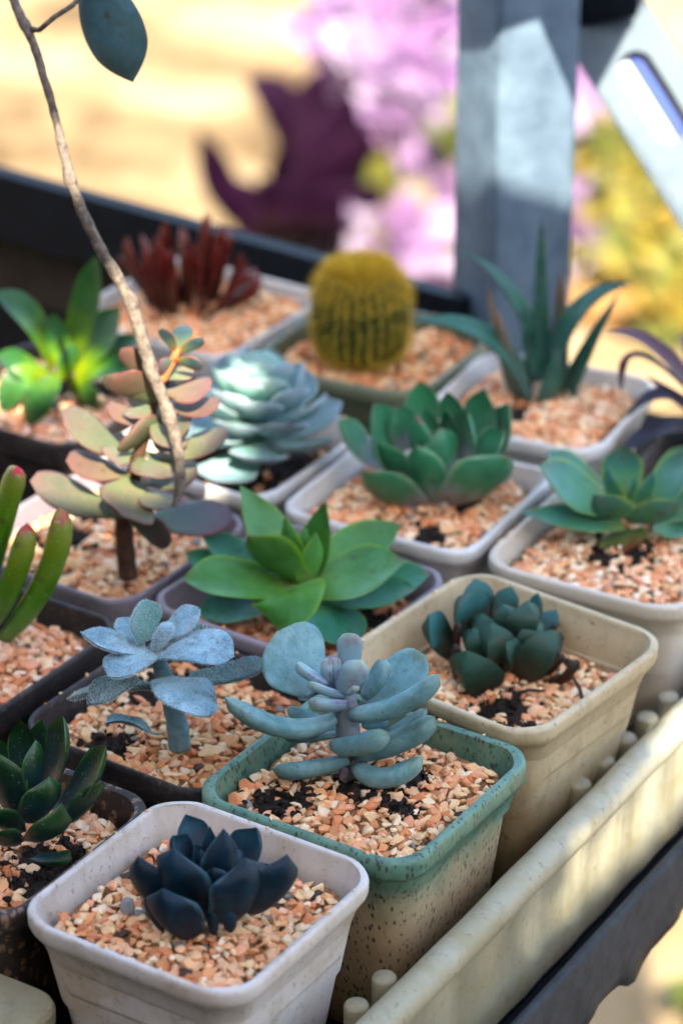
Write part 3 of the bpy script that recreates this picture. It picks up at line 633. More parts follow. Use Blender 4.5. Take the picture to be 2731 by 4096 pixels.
def fuzzy():
    p = Plant('succulent', 'woolly grey-blue succulent with velvety leaves in the black pot', 'succulent', (250, 2350, .574), (815, 1090), -.75)
    p.stem('fuzzstem', [(815, 1110, 0), (800, 960, .1), (750, 760, .1), (700, 600, .2), (650, 450, .2), (620, 400, .2)], [.36, .36, .3, .28, .24, .18])
    made = []
    def L(b, t, W, T=.26, shape='ovate', mat='fuzz', **k): made.append(p.leaf(mat, b, t, W, T, shape, axis=p.P(640, 440, 0)*np.array([1, 1, 0])+np.array([0, 0, p.base[2]]), thk='thkf', **k))
    L((540, 360, -.4), (380, 215, -1.0), 150, bend=.06)
    L((830, 350, -.5), (1040, 285, -1.1), 130, bend=.06, mat='fuzzold')
    L((575, 380, 0), (570, 85, -.3), 215, .22, 'ovate', 'fuzzgreen', bend=.08)
    L((720, 330, -.1), (958, 148, -.4), 165, bend=.06)
    L((580, 425, .2), (128, 312, .5), 150, .34, mid=(370, 390, .4))
    L((640, 430, .4), (735, 238, .4), 150, .5, 'round', bend=.05, cup=.0)
    L((880, 640, -.2), (1410, 520, -.4), 135, .4, 'finger', 'fuzzold', mid=(1150, 610, -.2))
    L((660, 460, .3), (1195, 480, 1.2), 240, .2, 'round', mid=(930, 410, .9), cup=.04)
    L((650, 690, .1), (35, 780, .3), 110, .5, 'finger', 'fuzzold', mid=(350, 690, .3))
    L((520, 620, .5), (170, 815, 1.2), 180, .25, 'ovate', 'fuzzold', bend=-.1, roll=-20)
    L((655, 460, .5), (320, 620, 1.5), 200, .24, 'spat', bend=-.12, roll=-15)
    L((690, 640, .5), (1085, 840, 1.8), 290, .2, 'round', mid=(860, 730, 1.5), cup=.02)
    # short white hairs
    for o, V, F in made:
        na = 16; V = np.asarray(V); hv = []; hf = []; area = np.array([np.linalg.norm(np.cross(V[f[1]]-V[f[0]], V[f[-1]]-V[f[0]])) if len(f) < 5 else 0 for f in F]); pr = area/area.sum()
        for k in rng.choice(len(F), int(min(6000, area.sum()*1500)), p=pr):
            f = F[k]; u, v_ = rng.random(2)
            a, b_, c = V[f[0]], V[f[1]], V[f[2]]; d = V[f[3]] if len(f) > 3 else c
            q = (a*(1-u)+b_*u)*(1-v_)+(d*(1-u)+c*u)*v_; n_ = unit(np.cross(b_-a, d-a)); dr = unit(n_+rng.normal(0, .35, 3)); sd = unit(np.cross(dr, rng.normal(size=3)))*.005
            n0 = len(hv); hv += [q-sd, q+sd, q+dr*rng.uniform(.04, .09)]; hf.append((n0, n0+1, n0+2))
        mesh_obj('leaf_hair', np.array(hv), hf, M['hair'], o, p.base, smooth=False, kind='stuff')
    # withered leaf on the gravel
    q = at_z(250+.574*500, 2350+.574*1000, -.45); o = None
    V = []; F = []; n = 22
    for i in range(n):
        t = i/(n-1); pos = p.P(300+395*t, 945+75*t-40*math.sin(t*3.1)*(1-t)*1.2+10*math.sin(9*t), .55+.2*math.sin(4*t))
        wd = .27*(math.sin(math.pi*min(t*1.1+.12, 1))**.6)+.03
        for j in range(7):
            s = j/3-1; V.append(pos+np.array([.25*s*wd, s*wd*.9+.05*math.sin(13*t), (.55*s*s+.25*math.sin(8*t+s))*wd*1.1]))
    for i in range(n-1):
        for j in range(6): F.append((i*7+j, i*7+j+1, (i+1)*7+j+1, (i+1)*7+j))
    nb = len(V); V += [np.array(v)-np.array([0, 0, .04]) for v in V]; F += [tuple(nb+i for i in f)[::-1] for f in F]
    o = mesh_obj('withered_leaf', V, F, M['fuzz'], None, V[0], attrs=dict(lt=[.5]*len(V), ls=[.3]*len(V), lu=[1]*len(V), lw=[0]*len(V)))
    o['label'] = 'shrivelled grey leaf lying on the gravel below the woolly plant'; o['category'] = 'leaf'
fuzzy()

def wedge():
    p = Plant('succulent', 'dark green succulent with thick wedge-shaped leaves in the cream pot', 'succulent', (1650, 2200, .4464), (780, 980), -1.2)
    def L(b, t, W, **k):
        o_, _, _ = p.leaf('wedge', b, t, W*1.08, .8, k.pop('shape', 'wide'), thk='thkr', bend=k.pop('bend', .16), hook=-.05, keel=.85, cup=.0, amin=.6, nl=20, flat=.12, wob=.015, **k); o_.data.set_sharp_from_angle(angle=R(55))
    L((650, 640, -.8), (565, 252, -1.5), 280)
    L((780, 640, -.7), (880, 325, -1.2), 220)
    L((1080, 780, -.5), (1278, 530, -1.0), 190)
    L((1010, 760, -.2), (1108, 382, -.5), 130)
    L((560, 760, -.1), (555, 385, -.2), 290)
    L((900, 800, .2), (1012, 445, .2), 270)
    L((400, 930, .4), (170, 575, .7), 230)
    L((760, 930, .8), (715, 640, 1.1), 340)
    L((960, 1080, .9), (1245, 690, 1.1), 300)
    L((680, 1180, 1.4), (500, 880, 2.1), 340)
    for b, t, W in (((700, 820, .4), (640, 560, .3), 220), ((850, 780, .3), (800, 480, .1), 220), ((640, 920, .9), (560, 690, .9), 230), ((860, 1000, 1.0), (820, 740, 1.2), 250), ((1000, 920, .5), (1070, 620, .5), 220)): L(b, t, W)
    P = lambda b, t, W: p.leaf('pup', b, t, W, .6, 'finger', thk='thkf', bend=.06)
    P((400, 920, .6), (410, 640, .6), 100); P((400, 1140, 1.0), (390, 840, 1.2), 115); P((490, 820, .7), (488, 720, .7), 60)
    P((1210, 960, .6), (1330, 745, .8), 120); P((1110, 1140, 1.1), (1300, 868, 1.4), 150); P((1180, 1120, 1.0), (1350, 930, 1.1), 110)
    P((1280, 1200, 1.3), (1475, 990, 1.6), 140); P((1180, 1210, 1.4), (1310, 1110, 1.6), 80); P((960, 1140, 1.0), (1060, 1070, 1.2), 70); P((1230, 760, 0), (1275, 650, 0), 80)
wedge()

def bright():
    p = Plant('succulent', 'broad bright green star-shaped rosette between woolly and purplish plants', 'succulent', (700, 1900, .7015), (700, 690), -.6)
    def L(b, t, W, mat='green', **k): p.leaf(mat, b, t, W, k.pop('T', .17), k.pop('shape', 'ovate'), keel=.35, cup=k.pop('cup', .12), bend=k.pop('bend', .1), **k)
    LO = lambda *a, **k: L(*a, mat='greenlow', **k)
    LO((520, 520, -1.0), (155, 350, -1.6), 170); LO((400, 600, -.6), (55, 440, -1.0), 150)
    LO((1100, 620, -.4), (1455, 560, -.6), 170)
    L((720, 560, -.9), (1290, 282, -2.0), 270)
    L((680, 540, -.6), (368, 55, -1.5), 270, shape='tri')
    LO((600, 690, .5), (125, 800, 1.0), 220, bend=.06); LO((800, 690, .5), (1375, 650, 1.0), 190, bend=.08)
    LO((800, 740, 1.2), (1010, 980, 2.6), 300, shape='wide', bend=-.08, cup=.03)
    L((710, 640, .3), (42, 592, 1.2), 250, mid=(360, 610, 1.0)); L((720, 640, .2), (1312, 492, .6), 280, mid=(1000, 590, .5))
    L((690, 630, .8), (585, 900, 2.9), 380, shape='wide', mid=(640, 720, 2.3), cup=.03)
    L((740, 590, -.2), (858, 148, -.5), 200, shape='tri', roll=25); L((720, 600, .5), (415, 345, .9), 220, cup=.2)
    L((700, 580, .3), (628, 225, .3), 140, shape='tri', cup=.2); L((760, 590, .5), (803, 325, .6), 140, shape='tri', cup=.2); L((720, 540, .1), (740, 280, .0), 110, shape='tri', cup=.2)
bright()

def darkleft():
    p = Plant('succulent', 'glossy dark green rosette at the lower left edge in the brown pot', 'succulent', (0, 2700, .5937), (150, 1080), -.8)
    def L(b, t, W, **k): p.leaf('dgreen', b, t, W*.9, k.pop('T', .2), k.pop('shape', 'ovate'), amin=.42, keel=.3, cup=k.pop('cup', .2), bend=k.pop('bend', .12), **k)
    L((230, 600, -1.0), (285, 300, -1.5), 150); L((160, 760, -.4), (140, 288, -1.0), 230, shape='wide', hook=.08)
    L((300, 800, -.3), (458, 282, -.5), 240, hook=.06); L((60, 800, -.4), (-90, 420, -.8), 240)
    L((230, 820, .5), (240, 438, .4), 190, roll=15); L((170, 760, .2), (140, 560, .2), 110, shape='tri')
    L((370, 960, .4), (748, 488, .4), 250, hook=.06); L((430, 1010, .8), (698, 720, 1.0), 170)
    L((90, 930, .6), (-30, 520, .6), 280); L((220, 980, 1.2), (350, 715, 1.5), 260, shape='wide', hook=.1)
    L((120, 1060, 1.1), (-70, 900, 1.6), 200); L((110, 1140, 1.5), (-60, 1070, 2.0), 180)
    L((190, 1100, 1.5), (430, 920, 2.4), 200, hook=.12, mid=(330, 1080, 2.2)); L((230, 1230, 2.0), (492, 1270, 2.9), 130, hook=.1, cup=.35)
darkleft()

# ------------------------------------------------------------------ plants, middle rows
V1 = (0, 0, K)
def jade():
    p = Plant('jade_plant', 'sunlit jade plant with rounded red-edged leaves on an upright stem', 'succulent', V1, (295, 1320), -.5)
    p.stem('jadestem', [(295, 1325, 0), (288, 1260, 0), (286, 1190, 0), (310, 1080, .1), (345, 950, .1), (372, 870, .2)], [.36, .34, .32, .26, .2, .14])
    p.stem('jadestemtop', [(372, 872, .2), (395, 830, .2), (410, 800, .2)], [.16, .14, .1], name='young_stem')
    def L(b, t, W, mat='jade', **k): p.leaf(mat, (b[0], b[1], b[2]), (t[0], t[1], t[2]), W*.88, k.pop('T', .16), k.pop('shape', 'paddle'), thk='thkf', cup=k.pop('cup', .03), bend=k.pop('bend', .05), axis=p.P(340, 1000, 0)*np.array([1, 1, 0]), **k)
    L((300, 1185, .3), (70, 1105, 1.0), 95); L((320, 1195, -.2), (535, 1185, -.4), 100, 'jadedark')
    L((298, 1195, .3), (395, 1240, 1.0), 70, 'jadedark'); L((300, 1120, -.4), (200, 1060, -1.2), 70, 'jadedark')
    L((310, 1105, .4), (282, 1186, 2.1), 165, roll=0, bend=.02, shape='spat'); L((335, 1110, .2), (455, 1085, .6), 70)
    L((330, 1120, .3), (378, 1170, 1.2), 75, 'jade')
    L((300, 1090, .2), (152, 1058, .7), 72, 'jadepink'); L((310, 1060, -.1), (142, 945, .2), 82)
    L((320, 1050, .3), (368, 1100, 1.6), 80, bend=.02); L((300, 1040, .2), (245, 1050, 1.0), 60)
    L((350, 1050, .0), (524, 1000, .4), 68); L((350, 990, .3), (288, 1000, 1.5), 85, 'jade', roll=25, shape='round')
    L((350, 980, -.3), (400, 930, -.9), 60); L((345, 975, .1), (244, 935, .5), 46, 'jadepink'); L((380, 1000, .2), (440, 960, .8), 52)
    L((365, 925, .2), (242, 862, .8), 60, 'jade'); L((368, 900, .4), (258, 868, 1.1), 72, 'jadepink'); L((372, 880, .2), (278, 800, .1), 58, 'jadepink')
    L((378, 900, .3), (482, 895, 1.1), 66, 'jadepink'); L((375, 930, .2), (502, 935, .9), 58, 'jadepink'); L((385, 870, -.1), (442, 845, -.5), 45, 'jade')
    L((372, 870, -.1), (330, 820, -.7), 40, 'jadedark')
    for b, t, W in (((350, 960, .5), (395, 1030, 1.5), 60), ((345, 1000, .2), (420, 1030, .9), 60), ((340, 930, .2), (300, 960, 1.0), 52), ((350, 940, -.3), (300, 900, -.8), 55), ((335, 1040, .0), (420, 1075, .5), 62), ((330, 1070, -.2), (250, 1000, -.6), 62), ((360, 960, -.2), (430, 1000, -.4), 55)): L(b, t, W)
    L((408, 815, .1), (425, 745, -.5), 62, 'jadetop', bend=.04); L((404, 812, .2), (374, 754, .3), 34, 'jadetop', roll=80); L((410, 812, .2), (465, 775, .5), 34, 'jadetop', roll=-60)
    L((400, 828, .3), (464, 836, .9), 34, 'jadetop', roll=-40); L((402, 826, .2), (362, 850, .6), 40, 'jadedark')
jade()

def echeveria():
    p = Plant('succulent', 'large pale blue cupped rosette behind the jade plant, partly sunlit', 'succulent', V1, (596, 1075), -1.2)
    c = p.base+np.array([.1, 0, .5]); n = 36; tilt = np.array([-.12, -.25, 1.0]); tilt = unit(tilt)
    ex = unit(np.cross(np.array([0, 1., 0]), tilt)); ey = np.cross(tilt, ex)
    for i in range(n):
        f = i/(n-1); a = i*2.39996+.4                       # 0 = inner, 1 = outer
        el = R(82-78*f**.8); L = 1.0+2.25*f**.7; base = c+tilt*(2.8*(1-f)**.9+.8)
        rad = ex*math.cos(a)+ey*math.sin(a); d = rad*math.cos(el)+tilt*math.sin(el)
        b = base+rad*(.12+.25*f); t = b+d*L
        leaf(p.o, p.base, M['echevin' if f < .3 else 'echev'], b, t, (.95+1.55*f**.6), .3, 'spat', bend=.22, cup=.13, keel=.2, axis=c, hook=.05)
    p.stem('jadestem', [(596, 1085, 0), (594, 1040, 0), (590, 960, 0)], [.4, .4, .35])
echeveria()

def purpback():
    p = Plant('succulent', 'compact green rosette with pointed leaves and mauve leaf backs', 'succulent', (1050, 1500, 1.072), (630, 455), -.6)
    def L(b, t, W, **k): p.leaf('purpback', b, t, W*.92, k.pop('T', .22), k.pop('shape', 'ovate'), amin=.42, keel=.35, cup=k.pop('cup', .16), bend=k.pop('bend', .14), **k)
    L((600, 250, -1.4), (590, 20, -2.0), 150); L((720, 260, -1.2), (690, 60, -1.6), 110); L((790, 290, -1.0), (827, 52, -1.6), 140)
    L((440, 340, -.6), (280, 165, -.8), 120); L((850, 330, -.6), (918, 105, -1.0), 120); L((540, 280, -.8), (500, 110, -1.2), 130)
    L((640, 300, -.5), (605, 110, -.6), 110, shape='tri'); L((700, 290, -.4), (685, 120, -.5), 90, shape='tri'); L((750, 330, -.1), (765, 135, -.2), 130)
    L((500, 380, .2), (415, 105, .1), 160); L((590, 330, .1), (578, 150, .0), 110); L((680, 380, .4), (662, 200, .4), 150)
    L((740, 390, .6), (908, 205, .5), 150); L((650, 470, 1.1), (575, 262, 1.5), 165, shape='wide'); L((720, 465, 1.1), (910, 298, 1.6), 215, shape='wide')
    L((580, 490, 1.0), (375, 358, 1.6), 150, shape='wide'); L((540, 400, .6), (420, 250, .5), 130); L((640, 260, -.6), (650, 170, -.7), 70, shape='tri')
purpback()

def upturned():
    p = Plant('succulent', 'open blue-green rosette at the right edge with one old reddish lower leaf', 'succulent', (1050, 1500, 1.072), (1345, 590), -.6)
    def L(b, t, W, mat='upturn', **k): p.leaf(mat, b, t, W, k.pop('T', .22), k.pop('shape', 'ovate'), keel=.3, cup=k.pop('cup', .12), bend=k.pop('bend', .12), **k)
    L((1260, 420, -1.0), (1060, 285, -1.6), 110); L((1340, 460, -.4), (1340, 262, -1.0), 165, shape='wide'); L((1440, 460, -.7), (1600, 260, -1.4), 120)
    L((1310, 500, .1), (1030, 338, .4), 150); L((1400, 500, .1), (1620, 290, .2), 140); L((1480, 540, -.2), (1690, 420, -.4), 120)
    L((1320, 470, .2), (1285, 335, .2), 62, shape='tri'); L((1375, 470, .1), (1380, 370, .1), 45, shape='tri'); L((1400, 480, .3), (1458, 355, .4), 60, shape='tri')
    L((1340, 540, .6), (958, 512, 1.4), 105, bend=.08, shape='tri'); L((1360, 540, .7), (1558, 478, 1.6), 95); L((1380, 510, .6), (1232, 445, 1.6), 100, mid=(1310, 510, 1.5))
    L((1360, 580, .8), (1345, 668, 2.0), 180, 'upturnold', shape='wide', bend=-.04); L((1460, 560, .3), (1640, 560, .8), 110)
upturned()

def aloe():
    p = Plant('aloe_plant', 'grey-green aloe with narrow curving blades in front of the steel post', 'aloe', (1150, 1000, 1.008), (1000, 575), -.5)
    def L(b, t, W, mat='aloe', mid=None, **k):
        p.leaf(mat, b, t, W, .4, 'blade', keel=.3, cup=.16, mid=mid, nl=20, **k)
    L((985, 470, -.4), (685, -5, -1.2), 80, mid=(905, 200, -.9)); L((1010, 450, -.8), (1008, -140, -1.6), 80, mid=(1005, 160, -1.2)); L((985, 500, -.2), (935, 225, -.5), 62)
    L((1060, 560, -.3), (1080, 82, -.9), 90, 'aloebrown'); L((1050, 470, .1), (1365, 130, .3), 90, mid=(1165, 230, .2)); L((1120, 560, .1), (1312, 175, .2), 75, mid=(1190, 400, .2))
    L((960, 570, .3), (475, 285, .8), 95, mid=(775, 335, .8)); L((920, 580, .4), (820, 225, .5), 92, 'aloebrown', mid=(865, 420, .6)); L((900, 520, .0), (795, 140, -.2), 50, 'aloebrown')
    L((1040, 580, .5), (1070, 380, .6), 95); L((1000, 520, .0), (1000, 250, -.2), 70)
    # teeth along the two nearest blades
    mb = MB()
    for (b, t, mid) in (((1050, 470, .1), (1365, 130, .3), (1165, 230, .2)), ((960, 570, .3), (475, 285, .8), (775, 335, .8))):
        b, t, m_ = p.P(*b), p.P(*t), p.P(*mid); c1 = 2*m_-.5*b-.5*t
        for q in np.linspace(.15, .92, 14):
            c = (1-q)**2*b+2*q*(1-q)*c1+q*q*t; d = unit(2*(1-q)*(c1-b)+2*q*(t-c1)); s = unit(np.cross(d, np.array([0, -1., 0])))
            wv = .40*(1-q*.8)
            for sg in (-1, 1):
                e = c+s*sg*wv; n0 = len(mb.v); mb.add([e-d*.06, e+d*.06, e+s*sg*.12+d*.05, e+np.array([0, -.05, 0])], [(0, 1, 2), (0, 3, 2), (1, 3, 2)])
    mb.build('teeth', M['aloe'], p.o, p.base, kind='stuff', attrs=dict(lt=[.8]*len(mb.v), ls=[.5]*len(mb.v), lu=[1]*len(mb.v), lw=[0]*len(mb.v)))
aloe()

def cactus():
    p = Plant('barrel_cactus', 'round golden barrel cactus with yellow spines and a sunken woolly top', 'cactus', V1, (828, 815), -.4, 'potted succulents on the tray')
    s = 1/(p.ppc/K); Rr = 104*s; H = 200*s/CP; ribs = 27; n = ribs*6; V = []; F = []; rows = 26; c = p.base
    def surf(t, a):
        # t 0 bottom .. 1 centre of the top
        prof_r = math.sin(min(1, (.12+t*1.02))*math.pi*.985)**.55 if t < .97 else .08
        ang = t*math.pi; zz = H*(.5-.5*math.cos(min(ang, math.pi)))
        rr = Rr*max(.05, (abs(math.sin(.13*math.pi+.86*math.pi*t)))**.62)
        dip = -.35*max(0, (t-.88)/.12)**1.5*H*.25
        rb = 1+.085*math.cos(ribs*a)*min(1, (1-t)*8)
        return c+np.array([rr*rb*math.cos(a), rr*rb*math.sin(a), zz+dip])
    for j in range(rows):
        for i in range(n): V.append(surf(j/(rows-1), 2*math.pi*i/n))
    F = [(j*n+i, j*n+(i+1) % n, (j+1)*n+(i+1) % n, (j+1)*n+i) for j in range(rows-1) for i in range(n)]; F.append(tuple(range((rows-1)*n, rows*n)))
    mesh_obj('cactus_body', V, F, M['cactus'], p.o, p.base)
    hv = []; hf = []
    def spine(q, d, L, wd):
        sd = unit(np.cross(d, rng.normal(size=3)))*wd; n0 = len(hv); hv.extend([q-sd, q+sd, q+d*L]); hf.append((n0, n0+1, n0+2))
    for k in range(ribs):
        a = 2*math.pi*k/ribs
        for t in np.linspace(.06, .95, 25):
            q = surf(t, a); o_ = unit(np.array([math.cos(a), math.sin(a), (t-.5)*1.6]))
            for m_ in range(8 if t < .6 else 16): spine(q, unit(o_*.7+rng.normal(0, .6, 3)), rng.uniform(.3, .5) if t < .6 else rng.uniform(.4, .75), .013)
    for k in range(1700):
        a = rng.uniform(0, 6.28); t = rng.uniform(.78, 1.0); q = surf(min(t, .995), a); spine(q, unit(np.array([.35*math.cos(a), .35*math.sin(a), 1])+rng.normal(0, .4, 3)), rng.uniform(.25, .6), .03)
    mesh_obj('spines', np.array(hv), hf, M['spine'], p.o, p.base, smooth=False, kind='stuff')
cactus()

def redfingers():
    p = Plant('succulent', 'clump of dark red finger-like stems in the back white pot', 'succulent', V1, (432, 705), -.3)
    for k in range(44):
        a = rng.uniform(0, 6.28); q = math.sqrt(rng.random()); b = p.base+np.array([q*1.7*math.cos(a), q*1.5*math.sin(a), 0])
        Ln = rng.uniform(2.6, 3.9); d = unit(np.array([math.cos(a)*q*.62, math.sin(a)*q*.5, 1])+rng.normal(0, .14, 3))
        t = b+d*Ln; leaf(p.o, p.base, M['red'], b, t, .32, .3, 'finger', bend=rng.uniform(-.02, .08), cup=0, thk='thkf', nl=10, na=10)
    for k in range(9):
        a = rng.uniform(-.6, .5); b = p.base+np.array([1.3*math.cos(a), 1.2*math.sin(a), .1]); t = b+np.array([math.cos(a)*1.9, math.sin(a)*.8, rng.uniform(.8, 1.6)]); leaf(p.o, p.base, M['red'], b, t, .38, .36, 'finger', bend=.1, cup=0, thk='thkf', nl=10, na=10)
redfingers()

def leftgreen():
    p = Plant('succulent', 'bright green rosette with long leaves at the left edge, centre in sunlight', 'succulent', V1, (150, 905), -.4)
    def L(b, t, W, **k): p.leaf('lgreen', b, t, W, .16, k.pop('shape', 'ovate'), keel=.2, cup=.1, bend=k.pop('bend', .08), axis=p.base, **k)
    L((150, 850, -.5), (222, 588, -1.2), 72); L((120, 845, -.2), (-15, 672, -.2), 62, mid=(75, 740, -.3)); L((170, 850, -.3), (278, 705, -.8), 75)
    L((175, 865, .0), (320, 770, -.2), 62); L((170, 880, .3), (310, 845, .6), 66, mid=(240, 840, .5)); L((120, 870, .2), (-10, 815, .6), 62)
    L((110, 880, .6), (58, 985, 2.0), 88, mid=(80, 895, 1.6)); L((100, 870, .4), (5, 955, 1.4), 66, mid=(45, 870, 1.1)); L((150, 850, -.2), (120, 720, -.6), 60); L((150, 870, .2), (165, 790, .2), 50); L((160, 880, .4), (230, 940, 1.2), 56)
leftgreen()

def fingers():
    p = Plant('succulent', 'green upright finger leaves with reddish tips at the left edge', 'succulent', (0, 1700, .5529), (-60, 1520), -.6)
    def L(b, t, W, mid): p.leaf('finger', b, t, W*1.35, .75, 'finger', thk='thkf', cup=0, mid=mid, nl=22)
    L((20, 1530, .3), (428, 598, .4), 175, (320, 1070, .5)); L((-60, 1430, .5), (195, 712, .8), 150, (95, 1080, .9)); L((-120, 1250, -.2), (125, 302, -.4), 150, (20, 640, -.3))
    L((-130, 1500, .2), (-250, 700, .3), 150, (-220, 1100, .3)); L((-90, 1480, -.4), (-100, 500, -.8), 150, (-130, 1000, -.6))
fingers()

def purpleright():
    p = Plant('succulent', 'dark purple strappy plant at the right edge beside the aloe pot', 'succulent', V1, (1625, 1010), -.7)
    def L(b, t, W, mat='purple', **k): p.leaf(mat, b, t, W*.75, .14, k.pop('shape', 'lance'), cup=.12, bend=k.pop('bend', .05), **k)
    L((1620, 985, .4), (1408, 1062, 1.6), 62, mid=(1510, 985, 1.2)); L((1610, 960, .2), (1440, 960, .8), 44, mid=(1520, 905, .6)); L((1630, 960, 0), (1388, 765, -.6), 46, 'maroon', mid=(1510, 800, -.4))
    L((1630, 950, -.3), (1425, 905, -.4), 18, 'maroon', mid=(1470, 815, -.5), shape='finger'); L((1640, 950, -.4), (1560, 760, -1.4), 60, 'maroon'); L((1650, 980, .6), (1500, 1100, 2.0), 50); L((1650, 960, .2), (1660, 760, 0), 60)
    L((1640, 970, -.4), (1480, 860, -1.0), 40)
purpleright()

# ------------------------------------------------------------------ hanging twig with its leaf
def twig():
    pts = [(-40, -330, 99), (-5, -120, 98.5), (32, 0, 98), (82, 115, 97.5), (130, 280, 97.5), (168, 430, 97.5), (225, 560, 98), (298, 690, 98.5), (345, 840, 99), (390, 960, 99.5), (415, 1080, 100), (402, 1162, 100.2)]
    P = np.array([vd(x, y, d) for x, y, d in pts]); rad = [.17, .17, .17, .15, .15, .175, .2, .21, .24, .22, .17, .12]
    o = empty('dry_twig', P[-1], 'bare mottled twig leaning down onto the jade plant, one blue-green leaf above', 'twig')
    k = len(P); Q = []; rr = []
    for t in np.linspace(0, k-1, (k-1)*8+1):
        i = min(int(t), k-2); u = t-i; p0, p1, p2, p3 = P[max(i-1, 0)], P[i], P[i+1], P[min(i+2, k-1)]
        Q.append(.5*((2*p1)+(-p0+p2)*u+(2*p0-5*p1+4*p2-p3)*u*u+(-p0+3*p1-3*p2+p3)*u**3)+rng.normal(0, .012, 3))
        node = .06*math.exp(-((t-4.9)/.12)**2)+.05*math.exp(-((t-2.55)/.1)**2)+.05*math.exp(-((t-7.0)/.1)**2)+.04*math.exp(-((t-8.9)/.1)**2)
        rr.append((rad[i]*(1-u)+rad[i+1]*u)*(1+.07*rng.normal())+node)
    m = MB(); m.tube(Q, rr, 12); m.build('stem', M['bark'], o, P[-1])
    m = MB(); q = [vd(x, y, d) for x, y, d in ((70, 66, 97.6), (90, 68, 97.3), (125, 38, 97), (165, 12, 96.8), (195, -20, 96.8))]; m.tube(q, [.12, .09, .09, .09, .08], 8); m.build('leaf_stalk', M['bark'], o, P[-1])
    leaf(o, P[-1], M['vineleaf'], vd(200, -85, 96.8), vd(305, 188, 97.5), 2.5, .07, 'ovate', bend=.06, cup=.1, axis=vd(60, 100, 130), roll=20, nl=20)
twig()

# ------------------------------------------------------------------ tray
def tray():
    th = R(58.4); e1 = np.array([math.cos(th), math.sin(th), 0]); e2 = np.array([math.sin(th), -math.cos(th), 0]); c = np.array([.75, 77.9, 0])
    def q(a, o, z): return c+e1*a+e2*o+np.array([0, 0, z])
    org = q(0, 0, -8.2)
    o = empty('plant_tray', org, 'cream plastic tray with rolled rim and inner pegs carrying the pots', 'tray')
    # floor
    m = MB(); m.box(q(14, -15, -8.0), e1*30, e2*19.8, UP*.2); m.build('tray_floor', M['floor_dark'], o, org, smooth=False)
    def wall(name, A, B, out, mat, zr=-3.0, wavy=True, end=False):
        # cross-section swept from A to B; out = outward direction
        sec = [(0.0, -7.9), (.08, -3.6), (.0, -3.2), (.02, zr-.06), (.15, zr+.12), (.42, zr+.2), (.72, zr+.16), (.95, zr-.02), (1.04, zr-.3), (1.0, zr-.62), (.86, zr-.78), (.74, zr-.82), (.72, zr-.9), (.55, -7.9), (.5, -8.15)]
        n = 90; V = []; F = []; L = np.linalg.norm(B-A); d = (B-A)/L
        for i in range(n+1):
            t = i/n; p = A+d*L*t
            wv = (.025*math.sin(t*37)+.015*math.sin(t*71+1)) if wavy else 0
            for k, (x, z) in enumerate(sec):
                rib = .05*math.sin(t*L*2.2) if 11 < k < 14 and wavy else 0
                V.append(p+out*(x+rib)+UP*(z+(wv if 2 < k < 10 else wv*.3)))
        s = len(sec)
        for i in range(n):
            for k in range(s): F.append((i*s+k, i*s+(k+1) % s, (i+1)*s+(k+1) % s, (i+1)*s+k))
        F += [tuple(range(s))[::-1], tuple(range(n*s, (n+1)*s))]
        mesh_obj(name, V, F, mat, o, org)
    wall('side_wall', q(-16, 4.35, 0), q(31, 4.35, 0), e2, M['tray'])
    # near wall with a broad flat rim, ending in a rounded corner beside the white pot
    mb = MB(); ang = np.linspace(0, math.pi/2, 7); P0 = vz(150, 2330, -3.1)
    out = -D1; along = -D2; V = []; F = []
    base0 = vz(0, 2238, -3.0)                       # back edge of the rim at the frame edge
    e_end = vz(152, 2300, -3.0); dirr = unit(base0-e_end)
    outl = []
    wd = 2.6; r = .8
    cc = e_end+dirr*r+np.cross(UP, dirr)*r
    nrm = np.cross(UP, dirr)
    if nrm[1] > 0: nrm = -nrm; cc = e_end+dirr*r+nrm*r
    top = []
    top.append(e_end+dirr*24)
    for a in np.linspace(0, math.pi/2, 8): top.append(cc-nrm*r*math.cos(a)-dirr*r*math.sin(a))
    top.append(e_end+nrm*wd); top.append(e_end+nrm*wd+dirr*24)
    top = np.array(top); cen = top.mean(0); n = len(top)
    lev = [(.94, 0.06), (.975, .03), (1.0, -.12), (1.0, -.5), (.95, -.7), (.9, -5.0)]
    V = []
    for f_, dz in lev:
        for p in top:
            s_ = p-cen; L_ = np.linalg.norm(s_); V.append(cen+s_/L_*(L_-(1-f_)*4)+UP*dz)
    F = [(j*n+i, j*n+(i+1) % n, (j+1)*n+(i+1) % n, (j+1)*n+i) for j in range(len(lev)-1) for i in range(n)]; F.append(tuple(range(n)))
    mesh_obj('near_rim', V, F, M['tray'], o, org, smooth=False)
    # pegs standing just inside the side wall
    k = 0
    for a in (-11.2, -9.5, -7.9, -6.26, -4.64, 8.17, 9.9, 11.6, 13.24, 14.9):
        m = MB(); p = q(a, 3.5, 0); m.tube([p+UP*-8.0, p+UP*-4.1, p+UP*-3.72, p+UP*-3.62], [.40, .39, .39, .34], 16); m.build('peg', M['tray'], o, org)
tray()

